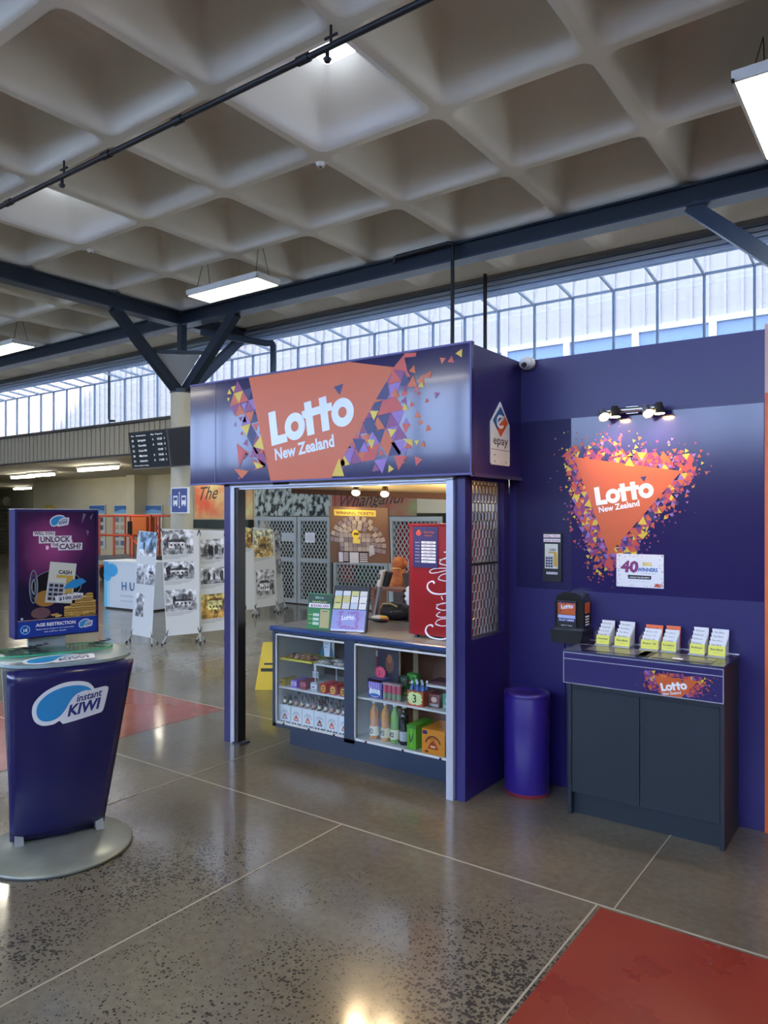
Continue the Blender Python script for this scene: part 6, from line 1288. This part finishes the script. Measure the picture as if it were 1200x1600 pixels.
q = W(271, 820, Y=13.9); b = MB().use(blk); b.box(q.x - .12, 13.9, q.z - .12, q.x + .16, 14.0, q.z + .12); b.use(mat('#3a4a3a', .4)).box(q.x - .09, 13.89, q.z - .08, q.x + .12, 13.9, q.z + .08); tag(b.build('wall_box', at=(q.x, 14.0, q.z)), 'small black box on the cream wall below the blue bus sign', 'box')
# wall of notice posters
_pm = {}
def pmat(c):
    if c not in _pm:
        v = lin(c); f = lambda k: '#' + ''.join('%02x' % max(0, min(255, int(int(c[i:i + 2], 16) * k))) for i in (1, 3, 5))
        _pm[c] = nmat('photo_' + c[1:], f(.55), f(1.25), 14, .5, detail=8, lo=.38, hi=.62)
    return _pm[c]
def bphoto(cv, x0, y0, x1, y1, seed, kind='bw', l=1):
    r_ = random.Random(seed); w_, h_ = x1 - x0, y1 - y0
    pal = {'bw': ['#c4c6c8', '#3a3b3e', '#77787a', '#9c9d9f', '#232426', '#dcdddf'], 'sepia': ['#d8cfa8', '#4a3c28', '#9a7e4a', '#c4a868', '#2c2418', '#e6dcb4'], 'gold': ['#d8b868', '#6a4a1c', '#a87e34', '#c49a4c', '#4a3010', '#e6cc8a'], 'col': ['#8fb0d0', '#3a4a3a', '#6a8a9a', '#c8d4dc', '#232a2c', '#a8584a']}[kind]
    M_p = [pmat(c) for c in pal]
    cv.rect(x0, y0, x1, y1, M_p[0], l); gy = y0 + h_ * r_.uniform(.25, .45); cv.rect(x0, y0, x1, gy, M_p[3], l + 1)
    # trees
    for _ in range(r_.randint(3, 6)):
        cx = r_.uniform(x0 + w_ * .08, x1 - w_ * .08); rr = r_.uniform(.05, .11) * w_; cy = min(gy + rr * .5, y1 - rr); pts = []
        for i in range(12): a = 2 * math.pi * i / 12; q = rr * r_.uniform(.7, 1.05); pts.append((min(max(cx + q * math.cos(a), x0), x1), min(max(cy + q * .8 * math.sin(a), y0), y1)))
        cv.poly(pts, M_p[r_.choice([1, 2, 4])], l + 2)
    st_ = r_.randint(0, 2)
    if st_ != 2:
        bx0 = x0 + w_ * r_.uniform(.15, .3); bx1 = x1 - w_ * r_.uniform(.12, .3); bt = gy + h_ * r_.uniform(.12, .3)
        cv.poly([(bx0, gy - h_ * .06), (bx1, gy - h_ * .1), (bx1, bt * .99), (bx0, bt)], M_p[5 if st_ else 2], l + 3); cv.poly([(bx0 - w_ * .02, bt), (bx1 + w_ * .02, bt * .99), (bx1 - w_ * .08, bt + h_ * .1), (bx0 + w_ * .08, bt + h_ * .11)], M_p[1 if st_ else 3], l + 3)
        for i in range(4): wx = bx0 + (bx1 - bx0) * (.12 + .22 * i); cv.rect(wx, gy + h_ * .0, wx + (bx1 - bx0) * .1, gy + h_ * .09, M_p[4], l + 4)
    for _ in range(6): a = r_.uniform(x0, x1 - w_ * .2); y = r_.uniform(y0, gy - h_ * .05); cv.rect(a, y, a + w_ * r_.uniform(.05, .2), y + h_ * .02, M_p[r_.choice([1, 2, 5])], l + 2)
    for _ in range(4): a = r_.uniform(x0 + w_ * .05, x1 - w_ * .1); cv.rect(a, gy - h_ * .15, a + w_ * .025, gy + h_ * .02, M_p[4], l + 4)
for i, (xa, xb) in enumerate(((139, 164), (178, 206), (223, 253))):
    Yp_ = 13.95; A = W(xa, 789, Y=Yp_); B = W(xb, 857, Y=Yp_); t = thing('route_poster', ('leftmost', 'middle', 'rightmost')[i] + ' of the three blue-topped route posters on the far cream wall', 'poster', ((A.x + B.x) / 2, 14, B.z))
    b = MB().use(mat('#c9cdc8', .4)); b.box(A.x, Yp_, B.z, B.x, 13.985, A.z); b.build('sheet', t); b = MB(); w_, h_ = B.x - A.x, A.z - B.z; cv = Canvas(b, (A.x, Yp_ - .002, B.z), (1, 0, 0), (0, 0, 1), eps=.002)
    cv.rect(w_ * .03, h_ * .80, w_ * .97, h_ * .98, mat('#3a6aa8', .4), 1); cv.poly([(w_ * .03, h_ * .84), (w_ * .5, h_ * .9), (w_ * .97, h_ * .86), (w_ * .97, h_ * .80), (w_ * .03, h_ * .80)][::-1], mat('#7fb0dc', .4), 2)
    r_ = random.Random(i)
    for r2 in range(4):
        for c2 in range(3): x = w_ * (.08 + .3 * c2); y = h_ * (.06 + .18 * r2); cv.rect(x, y, x + w_ * .22, y + h_ * .11, mat(r_.choice(['#6a7a9a', '#8a8e90', '#4a5a6a', '#b0a890']), .5), 1)
    b.build('poster_print', t)
A = W(70, 790, Y=13.97); b = MB().use(mat('#c8a83a', .5)); b.box(A.x, 13.96, A.z - .3, A.x + .55, 14, A.z); b.use(mat('#e0c45a', .5)).box(A.x + .02, 13.95, A.z - .12, A.x + .5, 13.96, A.z - .05); tag(b.build('notice_board', at=(A.x, 14, A.z)), 'yellow notice on the far cream wall just above the booth light box', 'notice')
# roller shutter in the recess
t = thing('roller_shutter', 'grey roller shutter at the far left edge of the view', 'shutter', (-30, 17.3, 0)); A = W(-60, 790, Y=17.3); B = W(12, 905, Y=17.3)
b = MB().use(mat('#8a8e88', .5, metal=.3)); z = 0
while z < A.z: b.cyl((A.x, 17.3, z + .045), (B.x, 17.3, z + .045), .05, n=6); z += .1
b.build('slat_curtain', t); b = MB().use(mat('#a8aaa4', .5)); b.cyl((A.x, 17.28, A.z + .15), (B.x, 17.28, A.z + .15), .22, n=18); b.build('roller_box', t)
b = MB().use(mat('#8a7a5a', .6)); b.box(B.x + .1, 17.2, 0, B.x + 1.1, 17.38, 1.9); tag(b.build('panel_door', at=(B.x + .6, 17.3, 0)), 'tan door panel beside the far roller shutter', 'door')
# orange scissor lift
om = mat('#c8482a', .45); YL = 11.5; A = W(155, 806, Y=YL); B = W(235, 872, Y=YL); X0_, X1_ = A.x, B.x; zt, zb = A.z, B.z
t = thing('scissor_lift', 'orange railed scissor lift parked in front of the route posters', 'lift', ((X0_ + X1_) / 2, YL + .3, 0))
for yy in (YL, YL + .8):
    b = MB().use(om)
    for z in (zt, (zt + zb) / 2 + .02): b.cyl((X0_, yy, z), (X1_, yy, z), .028, n=8)
    for s_ in (0, .3, .62, .68, 1): b.cyl((X0_ + (X1_ - X0_) * s_, yy, zb), (X0_ + (X1_ - X0_) * s_, yy, zt), .028, n=8)
    b.cyl((X0_ + (X1_ - X0_) * .62, yy, (zt + zb) / 2), (X1_, yy, zb), .025, n=8); b.build('guard_rail', t)
b = MB().use(mat('#6a6c6e', .5)); b.box(X0_ - .05, YL - .05, zb - .12, X1_ + .05, YL + .85, zb); b.build('platform', t)
b = MB().use(mat('#3c3e40', .5))
for s_ in (-1, 1):
    for k_ in range(2): z0, z1 = .35 + .12 * k_, .35 + .12 * (k_ + 1); b.bar((X0_ + .1, YL + .4 + s_ * .25, z0 if s_ > 0 else z1), (X1_ - .1, YL + .4 + s_ * .25, z1 if s_ > 0 else z0), .05, .05)
b.build('scissor_arms', t)
b = MB().use(om); b.box(X0_, YL, .18, X1_, YL + .8, .38); b.build('chassis', t); b = MB().use(blk)
for x in (X0_ + .2, X1_ - .2):
    for yy in (YL - .02, YL + .72): b.cyl((x, yy, .17), (x, yy + .1, .17), .17, n=18)
b.build('wheels', t); b = MB().use(mat('#b8602a', .5)); b.box(X0_ + (X1_ - X0_) * .70, YL - .06, (zt + zb) / 2 + .05, X0_ + (X1_ - X0_) * .96, YL + .2, zt - .03); b.use(blk).box(X0_ + (X1_ - X0_) * .60, YL - .05, (zt + zb) / 2 + .06, X0_ + (X1_ - X0_) * .69, YL + .1, zt - .14); b.build('control_box', t)
# white and blue reception box
P0 = W(163, 950, z=0); t = thing('promo_counter', 'low white promotional counter with a blue splash and blue letters', 'counter', (P0.x + .4, P0.y + .3, 0))
A = P0; Bq = W(232, 957, z=0); U = (Bq - A); U.z = 0; wd = U.length; rz = math.atan2(U.y, U.x); Mc = Matrix.Translation(A) @ Matrix.Rotation(rz, 4, 'Z'); hh = W(163, 877, d=FW.dot(A)).z
b = MB(Mc).use(mat('#d4dce0', .45)); b.box(0, 0, .03, wd, .5, hh); b.use(blk).box(.02, .02, 0, wd - .02, .48, .03); b.build('carcass', t)
b = MB(Mc).use(wht); b.box(-.02, -.02, hh, wd + .02, .52, hh + .02); b.build('top', t)
b = MB(Mc); cv = Canvas(b, (0, -.002, 0), (1, 0, 0), (0, 0, 1), eps=.001); bl1, bl2, bl3 = mat('#3aa6dc', .4), mat('#6cc0e6', .4), mat('#a4d6ea', .4)
cv.rect(0, .03, wd * .13, hh, bl3, 1); cv.rect(0, .03, wd * .07, hh * .6, bl2, 2); cv.ell(wd * .17, hh * .82, wd * .15, hh * .14, bl1, 3); cv.ell(wd * .08, hh * .7, wd * .09, hh * .12, bl1, 4)
cv.rect(0, hh * .7, wd * .1, hh, bl1, 4)
for i, ch in enumerate('HUB'): cv.text(ch, wd * (.40 + .18 * i), hh * .42, hh * .24, mat('#2a6a9c', .4), 4, .02, width=wd * .12)
cv.rect(wd * .38, hh * .28, wd * .95, hh * .31, silver, 2); cv.rect(wd * .38, hh * .18, wd * .9, hh * .2, silver, 2); b.build('front_print', t)

# history display banners
def banner(name_lb, bl, br, tl, tr, lean, pics, feet=True, back=False, dd=0, capt=True):
    """bl/br: bottom corners (px, py of cloth bottom, py of floor contact); tops hinge back by lean"""
    dA = F * H / (bl[2] - HZ); dB = F * H / (br[2] - HZ)
    A = W(bl[0], bl[1], d=dA); B = W(br[0], br[1], d=dB); C = W(tl[0], tl[1], d=dA + lean); D = W(tr[0], tr[1], d=dB + lean)
    t = thing('display_banner', name_lb, 'banner', ((A.x + B.x) / 2, (A.y + B.y) / 2, 0), 0, None)
    n = (B - A).cross(C - A).normalized(); rd = D - EYE; D = EYE + rd * ((A - EYE).dot(n) / rd.dot(n))
    b = MB().use(mat('#d3d5d2', .55)); v = [A, B, D, C]; b.add(v + [p - n * .004 for p in v], [(0, 1, 2, 3), (7, 6, 5, 4), (3, 2, 6, 7), (0, 4, 5, 1), (1, 5, 6, 2), (0, 3, 7, 4)]); b.build('banner_sheet', t)
    b = MB(); U = (B - A); V = (C - A); cv = Canvas(b, A, U, V, n, eps=.0008)
    for (x0, y0, x1, y1, sd, kd) in pics:
        bphoto(cv, x0, y0, x1, y1, sd, kd)
        if capt:
            for k_ in range(3): cv.rect(x0, y0 - .014 - .012 * k_, x0 + (x1 - x0) * (.9, .8, .55)[k_], y0 - .010 - .012 * k_, mat('#8a8c8c', .5), 1)
    b.build('photo_print', t)
    fr = mat('#1e2022', .4); b = MB().use(fr); m_ = (A + B + C + D) / 4 - n * .06
    for p in (A, B, C, D): b.cyl(p, m_, .008, n=6)
    b.blob(tuple(m_), .04, .04, .05, 8, 6); b.build('cross_frame', t)
    for p, dirs in ((A, ((-.03, -.09), (-.05, .10))), (B, ((.03, -.09), (.04, .10)))):
        b = MB().use(mat('#b8bcc0', .35, metal=.4))
        for dx, dy in dirs: e_ = p + RT * dx + FW * dy; b.cyl(p, (e_.x, e_.y, .012), .009, n=6); b.use(blk).cyl((e_.x, e_.y, 0), (e_.x, e_.y, .03), .014, n=8); b.use(mat('#b8bcc0', .35, metal=.4))
        b.build('foot', t)
    return t
banner('narrow banner at the left with a colour street photo over grey lists', (205, 991, 1003), (237, 997, 1008), (216, 829), (246, 832), .12, [(.12, .76, .92, .99, 1, 'col'), (.06, .49, .45, .68, 3, 'bw'), (.52, .49, .96, .68, 5, 'bw'), (.14, .18, .52, .40, 8, 'bw')], capt=False)
banner('middle banner with three stacked grey photographs, left of the gold gate one', (260, 994, 1007), (312, 989, 1004), (251, 826), (311, 828), .15, [(.03, .75, .96, .98, 11, 'bw'), (.03, .51, .96, .68, 12, 'bw'), (.03, .22, .96, .42, 13, 'bw')])
banner('banner with two grey photographs over a golden gate photograph', (313, 988, 1001), (357, 983, 998), (311, 828), (352, 829), .15, [(.04, .70, .92, .90, 21, 'bw'), (.04, .46, .96, .62, 14, 'bw'), (.04, .12, .96, .36, 23, 'gold')])
banner('turned banner at the kiosk post seen edge on beside the golden gate one', (357, 982, 996), (366, 968, 984), (352, 829), (360, 835), .1, [(.1, .4, .9, .8, 31, 'bw')])
banner('banner behind the counter with a tan photograph above plain text', (384, 953, 963), (399, 952, 962), (381, 823), (394, 826), .1, [(.0, .74, .9, .98, 41, 'gold')])
banner('banner with a sepia street photograph above a dark crowd photograph', (399, 950, 961), (433, 945, 957), (394, 824), (428, 827), .1, [(.05, .62, .92, .96, 42, 'sepia'), (.08, .14, .92, .46, 43, 'bw')])
banner('half-hidden banner against the lattice gates at the right of the banner row', (433, 944, 955), (444, 941, 951), (428, 828), (436, 830), .1, [(.1, .7, .8, .97, 51, 'bw'), (.1, .4, .8, .6, 52, 'bw')])

# murals above the gates
def mural(name, label, xa, xb, ya, yb, m, extra=None):
    Y_ = 10.745; A = W(xa, ya, Y=Y_); B = W(xb, yb, Y=Y_); t = thing(name, label, 'mural', ((A.x + B.x) / 2, 10.75, B.z)); b = MB().use(m); b.box(A.x, Y_ - .01, B.z, B.x, Y_ + .004, A.z); b.build('panel', t)
    b = MB(); cv = Canvas(b, (A.x, Y_ - .012, B.z), (1, 0, 0), (0, 0, 1), eps=.001); (extra or (lambda *a: None))(cv, B.x - A.x, A.z - B.z)
    if b.v: b.build('lettering', t)
    return t
ormat = nmat('orange_mural_paint', '#c8583a', '#c9c98a', 1.1, .6, lo=.38, hi=.6); 
def script(txt1, x1, y1, txt2=None, x2=0, y2=0):
    def f(cv, w_, h_):
        cv.text(txt1, w_ * x1, h_ * y1, h_ * .26, mat('#3a2e26', .5), 1, .004, .5, .05)
        if txt2: cv.text(txt2, w_ * x2, h_ * y2, h_ * .34, mat('#4a5a3a', .5), 1, .0, .5, .05)
    return f
mural('painted_mural', 'orange and green painted mural with dark script left of the kiosk post', 305, 396, 700, 811, ormat, script('The', .04, .26, 'times', .50, .36))
mural('photo_mural', 'black and white crowd photo mural above the white lattice gates', 399, 516, 700, 806, nmat('crowd_photo', '#1c211e', '#b9c4b8', 9, .6, detail=8, lo=.42, hi=.56, stretch=(1, 1, .8)))
grmat = nmat('green_mural_paint', '#b05a44', '#8a9c68', .9, .6, lo=.40, hi=.6)
mural('painted_mural', 'green and rose painted mural with script behind the winning tickets board', 519, 651, 700, 806, grmat, script('Whanganui', .06, .12))
b = MB().use(nmat('shelf_dark', '#1e2824', '#2a3630', 2, .6)); A = W(305, 812, Y=10.74); B = W(396, 826, Y=10.74); b.box(A.x, 10.60, B.z, B.x, 10.75, A.z); tag(b.build('dark_rail', at=((A.x + B.x) / 2, 10.75, B.z)), 'dark green rail under the orange mural', 'rail')
b = MB().use(cream); A = W(305, 826, Y=10.74); 
# lattice gates
def lattice(mb, x0, z0, x1, z1, y, step, wd):
    w_, h_ = x1 - x0, z1 - z0; rt = 1.5
    for s_ in (1, -1):
        c = -h_ / rt
        while c < w_ + h_ / rt:
            # line x = x0 + c + s*(z-z0)/rt
            pts = []
            za, zb = z0, z1
            f_ = lambda z: (x0 + c + (z - z0) / rt) if s_ > 0 else (x0 + c + (z1 - z) / rt)
            g_ = lambda x: (z0 + (x - x0 - c) * rt) if s_ > 0 else (z1 - (x - x0 - c) * rt)
            xa, xb = f_(z0), f_(z1); 
            lo_x, hi_x = max(min(xa, xb), x0), min(max(xa, xb), x1)
            if hi_x - lo_x > .004:
                mb.bar((lo_x, y + (.004 if s_ > 0 else -.004), g_(lo_x)), (hi_x, y + (.004 if s_ > 0 else -.004), g_(hi_x)), .006, wd, up=(0, 0, 1))
            c += step
gm_w = mat('#a9b2b0', .5)
def gate(xa, xb, label, xm=None):
    A = W(xa, 808, Y=10.4).x; B = W(xb, 808, Y=10.4).x; zt = 1.66
    t = thing('lattice_gate', label, 'gate', ((A + B) / 2, 10.4, 0)); b = MB().use(gm_w); f_ = .075
    for x in (A, B - f_): b.box(x, 10.37, .02, x + f_, 10.43, zt)
    for z in (.02, .80, zt - .08): b.box(A + f_, 10.375, z, B - f_, 10.425, z + .08)
    b.build('gate_frame', t); b = MB().use(gm_w); lattice(b, A + f_, .10, B - f_, .80, 10.40, .085, .016); lattice(b, A + f_, .88, B - f_, zt - .08, 10.40, .085, .016); b.build('lattice', t); return A, B
gate(400, 465, 'leftmost white lattice gate behind the sepia banner'); gate(466.5, 517, 'white lattice gate carrying a white paper notice'); gate(522, 607, 'white lattice gate behind the winning tickets board'); gate(609, 690, 'rightmost white lattice gate, beside the red drinks fridge')
for xa, ya, xb, yb, lb in ((477, 832, 492, 848, 'white typed notice on the second lattice gate'), (440, 832, 462, 846, 'pale notice strip on the leftmost lattice gate')):
    A = W(xa, ya, Y=10.36); B = W(xb, yb, Y=10.36); b = MB().use(wht if xa > 450 else mat('#b9c4c0', .5)); b.box(A.x, 10.355, B.z, B.x, 10.362, A.z); b.use(silver)
    for k_ in range(5): z = A.z - (A.z - B.z) * (.2 + .14 * k_); b.box(A.x + .03, 10.353, z, B.x - .03, 10.355, z + .008)
    tag(b.build('paper_notice', at=((A.x + B.x) / 2, 10.36, B.z)), lb, 'notice')
# goods stored behind the gates, in view through the lattice
for px, c_, hgt, lb in ((541, '#9a3a34', 1.35, 'dark red garment hanging behind the third lattice gate'), (575, '#2f5a3a', 1.4, 'dark green garment hanging behind the third lattice gate'), (606, '#264a30', 1.3, 'green coat behind the third lattice gate next to the post'), (630, '#a83a38', 1.55, 'red garment hanging behind the rightmost lattice gate'), (657, '#b0483c', 1.5, 'rust red garment behind the rightmost lattice gate')):
    q = W(px, 900, Y=11.1); b = MB().use(nmat('cloth_' + c_[1:], c_, c_, 3, .85)); x = q.x
    v = []; f = []; nseg = 14
    for j, (z, w_) in enumerate(((hgt - .95, .17), (hgt - .5, .16), (hgt - .15, .15), (hgt, .06))):
        for i in range(nseg): a = 2 * math.pi * i / nseg; v.append((x + w_ * math.cos(a), 11.1 + .07 * math.sin(a) * (1 + .4 * math.cos(5 * a)), z))
    for j in range(3):
        for i in range(nseg): k_ = (i + 1) % nseg; f.append((j * nseg + i, j * nseg + k_, (j + 1) * nseg + k_, (j + 1) * nseg + i))
    b.add(v, f, True); b.add(v[-nseg:], [tuple(range(nseg))]); b.add(v[:nseg], [tuple(range(nseg))[::-1]]); b.use(dark).tube([(x, 11.1, hgt - .005), (x, 11.1, hgt + .06), (x + .02, 11.1, 1.66)], .006, 6)
    tag(b.build('garment', at=(x, 11.1, hgt - .95)), lb, 'garment')
b = MB().use(dark); A = W(530, 850, Y=11.1); b.cyl((A.x - .3, 11.1, 1.66), (W(670, 850, Y=11.1).x, 11.1, 1.66), .015, n=8); b.cyl((A.x - .3, 11.1, 0), (A.x - .3, 11.1, 1.66), .015, n=8); b.cyl((W(670, 850, Y=11.1).x, 11.1, 0), (W(670, 850, Y=11.1).x, 11.1, 1.66), .015, n=8); tag(b.build('clothes_rail', at=(A.x, 11.1, 0)), 'dark clothes rail standing behind the lattice gates', 'rail')
# orange hanging jacket and brown desk behind the counter
q = W(624, 905, Y=5.4); jm = nmat('orange_jacket', '#b8562a', '#e08a3c', 14, .7)
t = thing('work_jacket', 'orange jacket hung over a chair back behind the counter left of the fridge', 'jacket', (q.x, 5.4, .95))
rj = random.Random(6)
b = MB().use(jm); b.blob((q.x, 5.4, W(624, 880, Y=5.4).z), .075, .06, .06, 16, 10, .10, rj); b.blob((q.x - .02, 5.4, W(620, 905, Y=5.4).z), .085, .055, .12, 16, 10, .08, rj); b.build('torso', t)
b = MB().use(mat('#e8a868', .5)); b.blob((q.x, 5.35, W(624, 888, Y=5.4).z), .055, .02, .010, 12, 6); b.build('collar', t)
b = MB().use(mat('#4a3a30', .6)); zc_ = W(624, 930, Y=5.4).z; b.bbox(q.x - .06, 5.38, zc_ - .12, q.x + .10, 5.46, W(624, 895, Y=5.4).z, .02); b.cyl((q.x + .02, 5.42, 0), (q.x + .02, 5.42, zc_ - .12), .02, n=8); b.lathe([(.22, 0), (.22, .02), (.03, .05)], (q.x + .02, 5.42, 0), 16); tag(b.build('office_chair', at=(q.x, 5.42, 0)), 'brown chair back carrying the orange jacket', 'chair')
b = MB().use(mat('#7a4a30', .6)); A = W(590, 918, Y=4.95); b.box(A.x - .05, 4.92, A.z - .02, -2.25, 5.12, A.z); b.box(A.x - .05, 4.93, 0, A.x - .02, 5.11, A.z - .02); b.box(-2.3, 4.93, 0, -2.27, 5.11, A.z - .02); tag(b.build('back_desk', at=(A.x, 5.0, 0)), 'brown wooden back desk behind the counter', 'desk')
q = W(634, 930, Y=4.6); b = MB().use(wht); b.blob((q.x + .015, 4.62, sz1 + .19), .035, .03, .075, 14, 10); b.use(blk)
for z in (.15, .19, .23): b.cyl((q.x - .0, 4.60, sz1 + z), (q.x - .02, 4.585, sz1 + z), .010, n=10)
b.use(blk).cyl((q.x + .015, 4.62, sz1 + .0), (q.x + .015, 4.62, sz1 + .13), .012, n=8).cyl((q.x + .015, 4.62, sz1), (q.x + .015, 4.62, sz1 + .01), .05, n=14); tag(b.build('desk_fan', at=(q.x, 4.62, sz1)), 'white item with black dots half hidden behind the drinks fridge', 'ornament')
